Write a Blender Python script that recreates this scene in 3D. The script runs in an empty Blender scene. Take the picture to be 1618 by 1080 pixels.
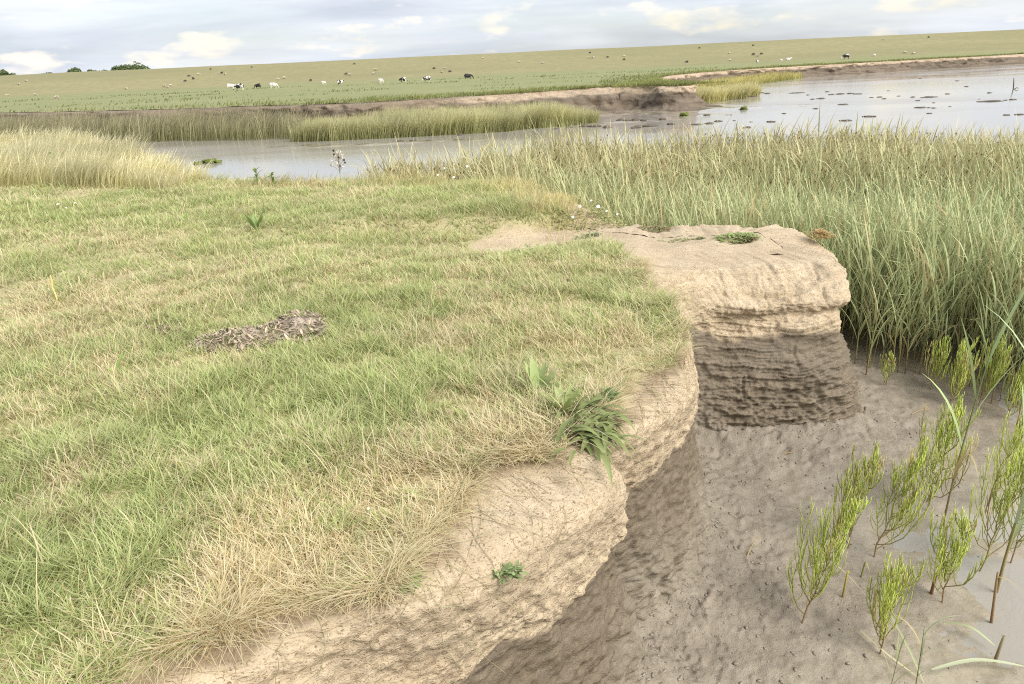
import bpy, math, random
import numpy as np
from mathutils import Matrix, Vector
rng = np.random.default_rng(7)
random.seed(7)
R_ = math.radians
sc = bpy.context.scene
C = sc.collection

# ------------------------------------------------------------------ camera
CZ, FPX = 1.5, 1168.0
PITCH, ROLL = R_(20.4), R_(2.6)
fw = np.array([0, math.cos(PITCH), -math.sin(PITCH)])
rt = np.array([1.0, 0, 0]); up = np.cross(rt, fw)
CR = rt*math.cos(ROLL) - up*math.sin(ROLL)
CU = rt*math.sin(ROLL) + up*math.cos(ROLL)
cd = bpy.data.cameras.new('camera'); cam = bpy.data.objects.new('camera', cd); C.objects.link(cam)
cd.sensor_width = 36; cd.lens = 26; cd.clip_start = 0.05; cd.clip_end = 6000
m = Matrix.Identity(4)
for i in range(3):
    m[i][0], m[i][1], m[i][2] = CR[i], CU[i], -fw[i]
m[2][3] = CZ
cam.matrix_world = m
sc.camera = cam

# ------------------------------------------------------------------ world, sun, exposure
SUN_EL, SUN_AZ = 42.0, 128.0            # azimuth clockwise from +Y: behind the camera, to the right
W = bpy.data.worlds.new('World'); sc.world = W; W.use_nodes = True
nt = W.node_tree; nt.nodes.clear()
def wn(t, **k):
    n = nt.nodes.new(t)
    for a, v in k.items(): setattr(n, a, v)
    return n
def wl(a, b): nt.links.new(a, b)
sky = wn('ShaderNodeTexSky', sky_type='NISHITA'); sky.sun_disc = False
sky.sun_elevation = R_(SUN_EL); sky.sun_rotation = R_(SUN_AZ); sky.dust_density = 2.0
bg1 = wn('ShaderNodeBackground'); bg1.inputs[1].default_value = 0.052
wl(sky.outputs[0], bg1.inputs[0])
tc = wn('ShaderNodeTexCoord')
def wnoise(scale, sx, detail, rough, loc, dist=0.0):
    mp = wn('ShaderNodeMapping'); mp.inputs['Scale'].default_value = sx; mp.inputs['Location'].default_value = loc
    wl(tc.outputs['Generated'], mp.inputs[0])
    n = wn('ShaderNodeTexNoise'); n.inputs['Scale'].default_value = scale; n.inputs['Detail'].default_value = detail
    n.inputs['Roughness'].default_value = rough; n.inputs['Distortion'].default_value = dist
    wl(mp.outputs[0], n.inputs[0]); return n.outputs[0]
def wramp(fac, stops):
    r = wn('ShaderNodeValToRGB'); cr = r.color_ramp
    while len(cr.elements) > 1: cr.elements.remove(cr.elements[-1])
    cr.elements[0].position = stops[0][0]; cr.elements[0].color = (*stops[0][1], 1)
    for p, c in stops[1:]:
        e = cr.elements.new(p); e.color = (*c, 1)
    wl(fac, r.inputs[0]); return r.outputs[0]
# layered grey stratus, stretched along the horizon
strat = wramp(wnoise(3.0, (1, 1, 9), 6, 0.55, (3.1, 1.7, 0.4), 0.4),
              [(0.34, (0.39, 0.425, 0.485)), (0.50, (0.475, 0.505, 0.555)), (0.64, (0.565, 0.585, 0.61))])
puffm = wramp(wnoise(9.0, (1, 1, 3.0), 5, 0.52, (0.3, 2.2, 0.75)), [(0.585, (0, 0, 0)), (0.68, (1, 1, 1))])
mixc = wn('ShaderNodeMix', data_type='RGBA')
wl(puffm, mixc.inputs[0]); wl(strat, mixc.inputs[6]); mixc.inputs[7].default_value = (0.72, 0.665, 0.575, 1)
bg2 = wn('ShaderNodeBackground'); wl(mixc.outputs[2], bg2.inputs[0]); bg2.inputs[1].default_value = 0.435
cov = wramp(wnoise(2.2, (1, 1, 6), 5, 0.55, (7.3, 0.2, 1.2)), [(0.36, (0.55,)*3), (0.56, (0.97,)*3)])
ms = wn('ShaderNodeMixShader'); wl(cov, ms.inputs[0]); wl(bg1.outputs[0], ms.inputs[1]); wl(bg2.outputs[0], ms.inputs[2])
wo = wn('ShaderNodeOutputWorld'); wl(ms.outputs[0], wo.inputs[0])

sl = bpy.data.lights.new('sun', 'SUN'); sun = bpy.data.objects.new('sun', sl); C.objects.link(sun)
sl.energy = 1.45; sl.angle = R_(50); sl.color = (1.0, 0.955, 0.89)
sd_ = Vector((math.sin(R_(SUN_AZ))*math.cos(R_(SUN_EL)), math.cos(R_(SUN_AZ))*math.cos(R_(SUN_EL)), math.sin(R_(SUN_EL))))
sun.rotation_euler = sd_.to_track_quat('Z', 'Y').to_euler()
sc.view_settings.view_transform = 'Standard'; sc.view_settings.look = 'None'
sc.view_settings.gamma = 1.0; sc.view_settings.exposure = 1.97
sc.view_settings.use_curve_mapping = False
sc.cycles.use_denoising = False; sc.cycles.filter_width = 1.1

# ------------------------------------------------------------------ helpers
def at(px, py, z=0.0):
    """point of the level z seen at a pixel of the photograph"""
    d = fw + CR*(px-809)/FPX - CU*(py-540)/FPX
    t = (z-CZ)/d[2]
    return np.array([0, 0, CZ]) + d*t
def smooth(a, b, x):
    t = np.clip((x-a)/(b-a), 0, 1); return t*t*(3-2*t)
def _h(ix, iy, iz, s):
    n = (ix*374761393 + iy*668265263 + iz*2147483647*3 + s*974634757) & 0xffffffff
    n = ((n ^ (n >> 13))*1274126177) & 0xffffffff
    n = ((n ^ (n >> 16))*2246822519) & 0xffffffff
    return ((n ^ (n >> 15)) & 0xffff)/65535.0
def vn(x, y, z=0.0, s=0):
    """value noise, -1..1"""
    x = np.asarray(x, float); y = np.asarray(y, float); z = np.asarray(z, float) + 0*x
    ix, iy, iz = np.floor(x).astype(np.int64), np.floor(y).astype(np.int64), np.floor(z).astype(np.int64)
    fx, fy, fz = x-ix, y-iy, z-iz
    ux, uy, uz = fx*fx*(3-2*fx), fy*fy*(3-2*fy), fz*fz*(3-2*fz)
    r = 0
    for a in (0, 1):
        for b in (0, 1):
            for c in (0, 1):
                w = (ux if a else 1-ux)*(uy if b else 1-uy)*(uz if c else 1-uz)
                r = r + w*_h(ix+a, iy+b, iz+c, s)
    return r*2-1
def fbm(x, y, z=0.0, o=4, s=0, g=0.5):
    r, a, f = 0, 1.0, 1.0
    for i in range(o):
        r = r + a*vn(np.asarray(x)*f, np.asarray(y)*f, np.asarray(z)*f, s+i*17); a *= g; f *= 2.03
    return r
def cat(P, n, closed=False):
    """Catmull-Rom through rows of P -> n samples (uniform in parameter)"""
    P = np.asarray(P, float); N = len(P)
    t = np.linspace(0, N-1-1e-6, n); i = np.floor(t).astype(int); u = (t-i)[:, None]
    g = lambda k: P[np.clip(k, 0, N-1)]
    p0, p1, p2, p3 = g(i-1), g(i), g(i+1), g(i+2)
    return 0.5*((2*p1) + (-p0+p2)*u + (2*p0-5*p1+4*p2-p3)*u*u + (-p0+3*p1-3*p2+p3)*u**3)
def resample(P, n):
    d = np.r_[0, np.cumsum(np.linalg.norm(np.diff(P[:, :2], axis=0), axis=1))]
    s = np.linspace(0, d[-1], n)
    return np.stack([np.interp(s, d, P[:, k]) for k in range(P.shape[1])], 1)

def mesh(name, V, quads=None, tris=None, col=None, attrs=None, smooth_=True):
    me = bpy.data.meshes.new(name)
    V = np.ascontiguousarray(V, np.float32)
    q = np.zeros((0, 4), np.int32) if quads is None or len(quads) == 0 else np.asarray(quads, np.int32)
    t = np.zeros((0, 3), np.int32) if tris is None or len(tris) == 0 else np.asarray(tris, np.int32)
    me.vertices.add(len(V)); me.vertices.foreach_set('co', V.ravel())
    nl = q.size + t.size
    me.loops.add(nl); me.loops.foreach_set('vertex_index', np.r_[q.ravel(), t.ravel()].astype(np.int32))
    me.polygons.add(len(q)+len(t))
    ls = np.r_[np.arange(len(q))*4, q.size + np.arange(len(t))*3].astype(np.int32)
    me.polygons.foreach_set('loop_start', ls)
    try: me.polygons.foreach_set('loop_total', np.r_[np.full(len(q), 4), np.full(len(t), 3)].astype(np.int32))
    except Exception: pass
    me.polygons.foreach_set('use_smooth', np.full(len(q)+len(t), smooth_, dtype=bool))
    if col is not None:
        a = me.color_attributes.new('col', 'FLOAT_COLOR', 'POINT')
        c4 = np.ones((len(V), 4), np.float32); c4[:, :3] = col
        a.data.foreach_set('color', c4.ravel())
    for k, v in (attrs or {}).items():
        a = me.attributes.new(k, 'FLOAT', 'POINT'); a.data.foreach_set('value', np.ascontiguousarray(v, np.float32))
    me.update(calc_edges=True); me.validate()
    return me
def obj(name, me, mat=None, parent=None, loc=None):
    o = bpy.data.objects.new(name, me); C.objects.link(o)
    if mat is not None and me is not None:
        if len(me.materials) == 0: me.materials.append(mat)
    if parent is not None: o.parent = parent
    if loc is not None: o.location = loc
    return o
def tag(o, label, cat_, group=None, kind=None):
    o['label'] = label
    if kind != 'structure': o['category'] = cat_
    if group: o['group'] = group
    if kind: o['kind'] = kind
    return o
def empty(name, loc, label, cat_, group=None, rz=0.0):
    o = bpy.data.objects.new(name, None); C.objects.link(o); o.location = loc; o.rotation_euler = (0, 0, rz)
    o.empty_display_size = 0.1
    return tag(o, label, cat_, group)
def struct(o, label):
    o['kind'] = 'structure'; o['label'] = label; return o
class MB:
    """collects tubes, strips and lumps, then makes one mesh"""
    def __init__(s): s.V, s.Q, s.T, s.c, s.n = [], [], [], [], 0
    def add(s, V, Q=(), T=(), col=(1, 1, 1)):
        V = np.asarray(V, float); s.V.append(V)
        for q in Q: s.Q.append([a+s.n for a in q])
        for t in T: s.T.append([a+s.n for a in t])
        c = np.asarray(col, float); s.c.append(np.broadcast_to(c, (len(V), 3)) if c.ndim == 1 else c); s.n += len(V)
    def tube(s, P, r, k=3, col=(1, 1, 1)):
        P = np.asarray(P, float); n = len(P); r = np.broadcast_to(np.asarray(r, float), (n,))
        T = np.gradient(P, axis=0); T /= np.linalg.norm(T, axis=1)[:, None]+1e-9
        ref = np.array([0.31, 0.95, 0.1]) if abs(T[0][2]) > .6 else np.array([0, 0, 1.0])
        A = np.cross(T, ref); A /= np.linalg.norm(A, axis=1)[:, None]+1e-9; B = np.cross(T, A)
        th = np.arange(k)*2*math.pi/k
        V = (P[:, None, :] + r[:, None, None]*(A[:, None, :]*np.cos(th)[None, :, None] + B[:, None, :]*np.sin(th)[None, :, None])).reshape(-1, 3)
        Q = [(i*k+j, i*k+(j+1) % k, (i+1)*k+(j+1) % k, (i+1)*k+j) for i in range(n-1) for j in range(k)]
        T3 = [tuple((n-1)*k+j for j in range(3))] if k == 3 else []
        c = np.asarray(col, float)
        if c.ndim == 2: c = np.repeat(c, k, 0)
        s.add(V, Q, T3, c)
    def leaf(s, P, w, col=(1, 1, 1), side=None, fold=0.25):
        """a folded strip: midrib P (n,3), half widths w"""
        P = np.asarray(P, float); n = len(P); w = np.asarray(w, float)
        T = np.gradient(P, axis=0); T /= np.linalg.norm(T, axis=1)[:, None]+1e-9
        if side is None: side = np.cross(T[0], [0, 0, 1.0]) + np.array([1e-4, 0, 0])
        side = np.asarray(side, float); S = side - (T@side)[:, None]*T; S /= np.linalg.norm(S, axis=1)[:, None]+1e-9
        N = np.cross(S, T)
        L = P + S*w[:, None] + N*(w*fold)[:, None]; Rr = P - S*w[:, None] + N*(w*fold)[:, None]
        V = np.stack([L, P, Rr], 1).reshape(-1, 3)
        Q = []
        for i in range(n-1):
            a = 3*i; Q += [(a, a+1, a+4, a+3), (a+1, a+2, a+5, a+4)]
        c = np.asarray(col, float)
        if c.ndim == 2: c = np.repeat(c, 3, 0)
        s.add(V, Q, (), c)
    def mesh(s, name, sm=True):
        return mesh(name, np.concatenate(s.V), s.Q, s.T, np.concatenate(s.c), None, sm)

# ------------------------------------------------------------------ materials
def mat(name):
    mm = bpy.data.materials.new(name); mm.use_nodes = True
    t = mm.node_tree; t.nodes.clear()
    out = t.nodes.new('ShaderNodeOutputMaterial'); b = t.nodes.new('ShaderNodeBsdfPrincipled')
    t.links.new(b.outputs[0], out.inputs[0])
    return mm, t, b, out
def N(t, ty, **k):
    n = t.nodes.new(ty)
    for a, v in k.items(): setattr(n, a, v)
    return n
def noise_n(t, vec, scale, detail=4, rough=0.55, dist=0.0, sx=None):
    if sx is not None:
        mp = N(t, 'ShaderNodeMapping'); mp.inputs['Scale'].default_value = sx; t.links.new(vec, mp.inputs[0]); vec = mp.outputs[0]
    n = N(t, 'ShaderNodeTexNoise'); n.inputs['Scale'].default_value = scale; n.inputs['Detail'].default_value = detail
    n.inputs['Roughness'].default_value = rough; n.inputs['Distortion'].default_value = dist
    t.links.new(vec, n.inputs[0]); return n.outputs[0]
def ramp_n(t, fac, stops):
    r = N(t, 'ShaderNodeValToRGB'); cr = r.color_ramp
    while len(cr.elements) > 1: cr.elements.remove(cr.elements[-1])
    f = lambda c: (c, c, c, 1) if not hasattr(c, '__len__') else (*c, 1)
    cr.elements[0].position = stops[0][0]; cr.elements[0].color = f(stops[0][1])
    for p, c in stops[1:]:
        e = cr.elements.new(p); e.color = f(c)
    t.links.new(fac, r.inputs[0]); return r.outputs[0]
def mix_n(t, fac, a, b, blend='MIX'):
    n = N(t, 'ShaderNodeMix', data_type='RGBA', blend_type=blend)
    for i, v in ((0, fac), (6, a), (7, b)):
        if hasattr(v, 'is_linked') or hasattr(v, 'links'): t.links.new(v, n.inputs[i])
        elif hasattr(v, '__len__'): n.inputs[i].default_value = (*v, 1)
        else: n.inputs[i].default_value = v
    return n.outputs[2]
def math_n(t, op, a, b):
    n = N(t, 'ShaderNodeMath', operation=op)
    for i, v in ((0, a), (1, b)):
        if hasattr(v, 'links'): t.links.new(v, n.inputs[i])
        else: n.inputs[i].default_value = v
    return n.outputs[0]
def bump_n(t, h, strength, dist, prev=None):
    b = N(t, 'ShaderNodeBump'); b.inputs['Strength'].default_value = strength; b.inputs['Distance'].default_value = dist
    t.links.new(h, b.inputs['Height'])
    if prev is not None: t.links.new(prev, b.inputs['Normal'])
    return b.outputs[0]
def objcoord(t): return N(t, 'ShaderNodeTexCoord').outputs['Object']

def leafmat(name, trans=0.35, rough=0.55, spec=0.25, var=0.0):
    """plant tissue: colour from the plant's own 'col' attribute, some light passes through"""
    mm, t, b, out = mat(name)
    a = N(t, 'ShaderNodeAttribute', attribute_name='col').outputs['Color']
    if var:
        nz = noise_n(t, objcoord(t), 40, 3)
        a = mix_n(t, ramp_n(t, nz, [(0.35, 0.0), (0.7, var)]), a, (0.36, 0.28, 0.14))
    t.links.new(a, b.inputs['Base Color']); b.inputs['Roughness'].default_value = rough
    b.inputs['Specular IOR Level'].default_value = spec
    tr = N(t, 'ShaderNodeBsdfTranslucent'); t.links.new(a, tr.inputs[0])
    ms = N(t, 'ShaderNodeMixShader'); ms.inputs[0].default_value = trans
    t.links.new(b.outputs[0], ms.inputs[1]); t.links.new(tr.outputs[0], ms.inputs[2]); t.links.new(ms.outputs[0], out.inputs[0])
    return mm
M_grass = leafmat('grass_blades', 0.48, 0.6, 0.2)
M_reed = leafmat('reed_leaf', 0.30, 0.5, 0.3)
M_succ = leafmat('glasswort_tissue', 0.25, 0.4, 0.4)
M_herb = leafmat('herb_leaf', 0.25, 0.45, 0.35, 0.25)
M_foliage = leafmat('tree_foliage', 0.25, 0.6, 0.2)
M_dry = leafmat('dry_plant', 0.15, 0.8, 0.1)

def mk_clay():
    mm, t, b, out = mat('bank_clay')
    oc = objcoord(t)
    wet = N(t, 'ShaderNodeAttribute', attribute_name='wet').outputs['Fac']
    n1 = noise_n(t, oc, 3.5, 5, 0.6)
    strata = noise_n(t, oc, 4.0, 5, 0.65, 0.6, (0.7, 0.7, 9))
    fine = noise_n(t, oc, 60, 5, 0.7)
    fib = noise_n(t, oc, 42, 4, 0.6, 2.2, (1, 1, 2.2))
    dry = mix_n(t, ramp_n(t, strata, [(0.35, 0.0), (0.65, 1.0)]), (0.41, 0.325, 0.215), (0.52, 0.43, 0.30))
    dry = mix_n(t, ramp_n(t, n1, [(0.4, 0.0), (0.75, 0.5)]), dry, (0.39, 0.305, 0.20))
    dry = mix_n(t, ramp_n(t, fib, [(0.36, 1.0), (0.47, 0.0)]), dry, (0.20, 0.138, 0.078))
    dry = mix_n(t, ramp_n(t, fine, [(0.55, 0.0), (0.75, 0.5)]), dry, (0.57, 0.49, 0.36))
    wc = mix_n(t, ramp_n(t, strata, [(0.35, 0.0), (0.68, 1.0)]), (0.112, 0.087, 0.056), (0.20, 0.160, 0.110))
    wc = mix_n(t, ramp_n(t, n1, [(0.45, 0.0), (0.7, 0.6)]), wc, (0.17, 0.135, 0.095))
    wc = mix_n(t, ramp_n(t, fib, [(0.32, 0.5), (0.43, 0.0)]), wc, (0.065, 0.048, 0.032))
    hum = N(t, 'ShaderNodeAttribute', attribute_name='humus').outputs['Fac']
    dry = mix_n(t, hum, dry, (0.19, 0.14, 0.085))
    foot = N(t, 'ShaderNodeAttribute', attribute_name='foot').outputs['Fac']
    n2 = noise_n(t, oc, 9, 5, 0.65, 0.5)
    wc = mix_n(t, foot, wc, mix_n(t, ramp_n(t, n2, [(0.35, 0.0), (0.65, 1.0)]), (0.185, 0.155, 0.114), (0.265, 0.226, 0.172)))
    t.links.new(mix_n(t, wet, dry, wc), b.inputs['Base Color'])
    ro = ramp_n(t, math_n(t, 'MULTIPLY', wet, ramp_n(t, n1, [(0.35, 0.6), (0.6, 1.0)])), [(0, 0.95), (1.0, 0.42)])
    t.links.new(ro, b.inputs['Roughness']); b.inputs['Specular IOR Level'].default_value = 0.35
    h = math_n(t, 'ADD', math_n(t, 'MULTIPLY', fib, 1.0), math_n(t, 'MULTIPLY', fine, 0.5))
    bn = bump_n(t, h, 0.8, 0.008)
    bn = bump_n(t, strata, 0.6, 0.008, bn)
    t.links.new(bn, b.inputs['Normal'])
    return mm
M_clay = mk_clay()
def mk_mud():
    mm, t, b, out = mat('tidal_mud')
    oc = objcoord(t)
    n1 = noise_n(t, oc, 1.3, 5, 0.6); n2 = noise_n(t, oc, 9, 5, 0.65, 0.5); n3 = noise_n(t, oc, 55, 4, 0.65, 0.4)
    rough_a = N(t, 'ShaderNodeAttribute', attribute_name='dryness').outputs['Fac']
    c = mix_n(t, ramp_n(t, n2, [(0.35, 0.0), (0.65, 1.0)]), (0.285, 0.242, 0.178), (0.38, 0.332, 0.255))
    c = mix_n(t, ramp_n(t, n1, [(0.4, 0.0), (0.65, 0.6)]), c, (0.32, 0.275, 0.205))
    c = mix_n(t, ramp_n(t, n3, [(0.33, 0.55), (0.43, 0.0)]), c, (0.13, 0.10, 0.07))
    c = mix_n(t, rough_a, c, mix_n(t, ramp_n(t, n2, [(0.35, 0.0), (0.65, 1.0)]), (0.185, 0.155, 0.114), (0.265, 0.226, 0.172)))
    t.links.new(c, b.inputs['Base Color'])
    r = ramp_n(t, n1, [(0.38, 0.14), (0.62, 0.36)])
    r2 = N(t, 'ShaderNodeMix'); t.links.new(rough_a, r2.inputs[0]); t.links.new(r, r2.inputs[2]); r2.inputs[3].default_value = 0.62
    t.links.new(r2.outputs[0], b.inputs['Roughness']); b.inputs['Specular IOR Level'].default_value = 0.55
    n4 = noise_n(t, oc, 170, 3, 0.6)
    h = math_n(t, 'ADD', math_n(t, 'MULTIPLY', n2, 0.35), math_n(t, 'ADD', math_n(t, 'MULTIPLY', n3, 0.6), math_n(t, 'MULTIPLY', n4, 0.3)))
    st = math_n(t, 'ADD', 0.16, math_n(t, 'MULTIPLY', rough_a, 0.6))
    t.links.new(math_n(t, 'MULTIPLY', math_n(t, 'SUBTRACT', 1.0, rough_a), ramp_n(t, n1, [(0.36, 1.0), (0.6, 0.45)])), b.inputs['Coat Weight']); b.inputs['Coat Roughness'].default_value = 0.1
    bb = N(t, 'ShaderNodeBump'); bb.inputs['Distance'].default_value = 0.02; t.links.new(h, bb.inputs['Height']); t.links.new(st, bb.inputs['Strength'])
    t.links.new(bb.outputs[0], b.inputs['Normal'])
    return mm
M_mud = mk_mud()
def mk_water():
    mm, t, b, out = mat('creek_water')
    oc = objcoord(t)
    b.inputs['Base Color'].default_value = (0.31, 0.29, 0.255, 1)
    b.inputs['IOR'].default_value = 1.33
    nz = noise_n(t, oc, 0.12, 4, 0.6, 0.6, (0.35, 1.0, 1))
    t.links.new(ramp_n(t, nz, [(0.4, 0.05), (0.65, 0.20)]), b.inputs['Roughness'])
    h = noise_n(t, oc, 2.2, 4, 0.6, 0.4, (0.6, 1.6, 1))
    t.links.new(bump_n(t, h, 0.12, 0.02), b.inputs['Normal'])
    return mm
M_water = mk_water()
def mk_soil(name, c1, c2, c3, sc1=2.0, sc2=25.0, bs=0.8, bd=0.02):
    mm, t, b, out = mat(name)
    oc = objcoord(t)
    n1 = noise_n(t, oc, sc1, 5, 0.6); n2 = noise_n(t, oc, sc2, 5, 0.65)
    c = mix_n(t, ramp_n(t, n1, [(0.38, 0.0), (0.62, 1.0)]), c1, c2)
    c = mix_n(t, ramp_n(t, n2, [(0.4, 0.0), (0.65, 0.8)]), c, c3)
    t.links.new(c, b.inputs['Base Color']); b.inputs['Roughness'].default_value = 0.92
    b.inputs['Specular IOR Level'].default_value = 0.2
    t.links.new(bump_n(t, n2, bs, bd), b.inputs['Normal'])
    return mm
M_turf = mk_soil('turf_thatch', (0.17, 0.17, 0.065), (0.27, 0.23, 0.115), (0.36, 0.30, 0.17), 1.6, 45, 0.9, 0.02)
M_meadow = mk_soil('meadow_turf', (0.185, 0.205, 0.088), (0.23, 0.24, 0.11), (0.26, 0.25, 0.125), 0.06, 0.9, 0.3, 0.1)
M_ground = mk_soil('ground_earth', (0.20, 0.17, 0.12), (0.24, 0.2, 0.14), (0.2, 0.2, 0.12), 0.02, 0.3, 0.2, 0.1)
def mk_dyke():
    mm, t, b, out = mat('dyke_grass')
    oc = objcoord(t)
    n1 = noise_n(t, oc, 0.05, 5, 0.6, 0.5, (0.3, 1.0, 3)); n2 = noise_n(t, oc, 0.6, 4, 0.6)
    c = mix_n(t, ramp_n(t, n1, [(0.38, 0.0), (0.62, 1.0)]), (0.225, 0.208, 0.112), (0.27, 0.242, 0.13))
    c = mix_n(t, ramp_n(t, n2, [(0.42, 0.0), (0.65, 0.6)]), c, (0.20, 0.195, 0.095))
    t.links.new(c, b.inputs['Base Color']); b.inputs['Roughness'].default_value = 0.95; b.inputs['Specular IOR Level'].default_value = 0.15
    return mm
M_dyke = mk_dyke()
def mk_farclay():
    mm, t, b, out = mat('far_bank_clay')
    oc = objcoord(t)
    wet = N(t, 'ShaderNodeAttribute', attribute_name='wet').outputs['Fac']
    n1 = noise_n(t, oc, 0.9, 5, 0.65, 0.5, (0.4, 0.4, 4)); n2 = noise_n(t, oc, 4, 4, 0.6)
    d = mix_n(t, ramp_n(t, n1, [(0.4, 0.0), (0.6, 1.0)]), (0.36, 0.275, 0.19), (0.43, 0.34, 0.24))
    w = mix_n(t, ramp_n(t, n1, [(0.4, 0.0), (0.6, 1.0)]), (0.10, 0.078, 0.055), (0.17, 0.135, 0.098))
    c = mix_n(t, wet, d, w); c = mix_n(t, ramp_n(t, n2, [(0.35, 0.5), (0.5, 0.0)]), c, (0.14, 0.10, 0.065))
    t.links.new(c, b.inputs['Base Color']); b.inputs['Roughness'].default_value = 0.8; b.inputs['Specular IOR Level'].default_value = 0.3
    t.links.new(bump_n(t, n2, 0.8, 0.15), b.inputs['Normal'])
    return mm
M_farclay = mk_farclay()
def plain(name, c, rough=0.8, nscale=12, amt=0.35, dark=0.5, bump=0.0):
    mm, t, b, out = mat(name)
    nz = noise_n(t, objcoord(t), nscale, 4, 0.6)
    c2 = tuple(x*dark for x in c)
    t.links.new(mix_n(t, ramp_n(t, nz, [(0.4, 0.0), (0.7, amt*2)]), c, c2), b.inputs['Base Color'])
    b.inputs['Roughness'].default_value = rough; b.inputs['Specular IOR Level'].default_value = 0.25
    if bump: t.links.new(bump_n(t, nz, 0.8, bump), b.inputs['Normal'])
    return mm
M_clod = plain('wet_clod', (0.13, 0.105, 0.075), 0.5, 14, 0.3, 0.5, 0.03)
M_bark = plain('tree_bark', (0.12, 0.09, 0.06), 0.9, 6, 0.3, 0.5, 0.02)
M_stick = plain('weathered_stick', (0.13, 0.10, 0.07), 0.8, 20)
M_white = plain('white_petal', (0.82, 0.82, 0.78), 0.7, 60, 0.1, 0.85)
M_yellow = plain('flower_centre', (0.70, 0.50, 0.06), 0.8, 80, 0.2)
M_fluff = plain('seed_fluff', (0.78, 0.74, 0.66), 0.95, 90, 0.25, 0.6)

# ------------------------------------------------------------------ the near bank: four lines along it
# each row: G turf edge (x,y), S shoulder of the clay, W top of the wet face, M foot of the face
BANK = [
 ((6, -.4), (6, -.3), (6, -.2), (6, .1)),
 ((3, .1), (3, .2), (3, .3), (3, .6)),
 ((1.6, .4), (1.6, .5), (1.6, .6), (1.6, .9)),
 ((.5, .6), (.5, .7), (.5, .8), (.5, 1.1)),
 ((-.5, .75), (-.5, .85), (-.45, .95), (-.3, 1.25)),
 ((-1.0, 1.0), (-.92, 1.08), (-.8, 1.18), (-.55, 1.40)),
 ((-1.15, 1.30), (-1.04, 1.30), (-.82, 1.36), (-.55, 1.50)),
 ((-1.06, 1.55), (-.95, 1.48), (-.66, 1.58), (-.42, 1.62)),
 ((-.72, 1.76), (-.64, 1.70), (-.44, 1.82), (-.18, 1.80)),
 ((-.42, 1.86), (-.33, 1.82), (-.20, 2.01), (.02, 1.98)),
 ((-.28, 2.12), (-.12, 1.99), (.06, 2.25), (.25, 2.20)),
 ((-.20, 2.37), (.08, 2.20), (.25, 2.44), (.44, 2.42)),
 ((-.12, 2.56), (.27, 2.40), (.345, 2.62), (.56, 2.64)),
 ((.13, 2.62), (.400, 2.58), (.405, 2.72), (.62, 2.82)),
 ((.22, 2.74), (.335, 2.76), (.300, 2.93), (.55, 3.06)),
 ((.34, 2.88), (.44, 2.84), (.47, 3.05), (.75, 3.20)),
 ((.43, 3.06), (.62, 2.98), (.62, 3.18), (.90, 3.30)),
 ((.56, 3.30), (.80, 3.22), (.80, 3.45), (1.06, 3.50)),
 ((.79, 3.55), (.93, 3.50), (.95, 3.72), (1.17, 3.80)),
 ((.95, 3.85), (1.01, 3.85), (1.05, 4.05), (1.24, 4.20)),
 ((1.02, 4.20), (1.07, 4.22), (1.12, 4.42), (1.28, 4.60)),
 ((1.03, 4.62), (1.08, 4.66), (1.16, 4.76), (1.30, 4.92)),
 ((1.00, 4.98), (1.10, 5.02), (1.22, 5.10), (1.34, 5.08)),
 ((1.00, 5.35), (1.20, 5.38), (1.34, 5.42), (1.40, 5.20)),
 ((1.12, 5.75), (1.42, 5.60), (1.58, 5.46), (1.62, 5.17)),
 ((1.52, 5.93), (1.66, 5.72), (1.80, 5.44), (1.81, 5.14)),
 ((1.95, 6.02), (2.02, 5.78), (2.05, 5.43), (2.05, 5.16)),
 ((2.30, 6.02), (2.38, 5.78), (2.36, 5.42), (2.38, 5.18)),
 ((2.55, 6.10), (2.70, 5.86), (2.60, 5.48), (2.70, 5.30)),
 ((2.58, 6.45), (2.74, 6.30), (2.70, 5.86), (2.92, 5.74)),
 ((2.62, 6.75), (2.84, 6.74), (2.84, 6.60), (3.06, 6.60)),
 ((2.46, 7.00), (2.62, 7.12), (2.72, 7.22), (2.88, 7.40)),
 ((2.00, 7.12), (2.02, 7.30), (2.06, 7.50), (2.12, 7.75)),
 ((1.40, 7.25), (1.42, 7.42), (1.44, 7.62), (1.5, 7.90)),
 ((.95, 7.60), (1.05, 7.70), (1.15, 7.85), (1.35, 8.1)),
 ((.60, 8.30), (.75, 8.38), (.88, 8.45), (1.1, 8.65)),
 ((.15, 9.25), (.28, 9.35), (.40, 9.45), (.65, 9.65)),
 ((-.60, 10.2), (-.5, 10.35), (-.4, 10.5), (-.2, 10.75)),
 ((-1.8, 11.1), (-1.75, 11.3), (-1.7, 11.5), (-1.6, 11.8)),
 ((-3.4, 11.6), (-3.4, 11.8), (-3.4, 12.0), (-3.3, 12.4)),
 ((-5.2, 12.6), (-5.1, 12.8), (-5.0, 13.0), (-4.8, 13.3)),
 ((-7.6, 15.4), (-7.4, 15.6), (-7.2, 15.8), (-7.0, 16.2)),
 ((-11., 19.5), (-10.8, 19.8), (-10.6, 20.1), (-10.3, 20.6)),
 ((-17., 26.), (-16.8, 26.3), (-16.5, 26.6), (-16., 27.2)),
 ((-27., 34.), (-26.8, 34.4), (-26.5, 34.8), (-26., 35.5)),
 ((-48., 45.), (-47.8, 45.4), (-47.5, 45.8), (-47., 46.5)),
]
BK = np.array(BANK)                              # rows, 4 curves, xy
NB = len(BK)
BK[5:23, 3] = BK[5:23, 2] + (BK[5:23, 3]-BK[5:23, 2])*.66      # the near face stands steep
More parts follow.
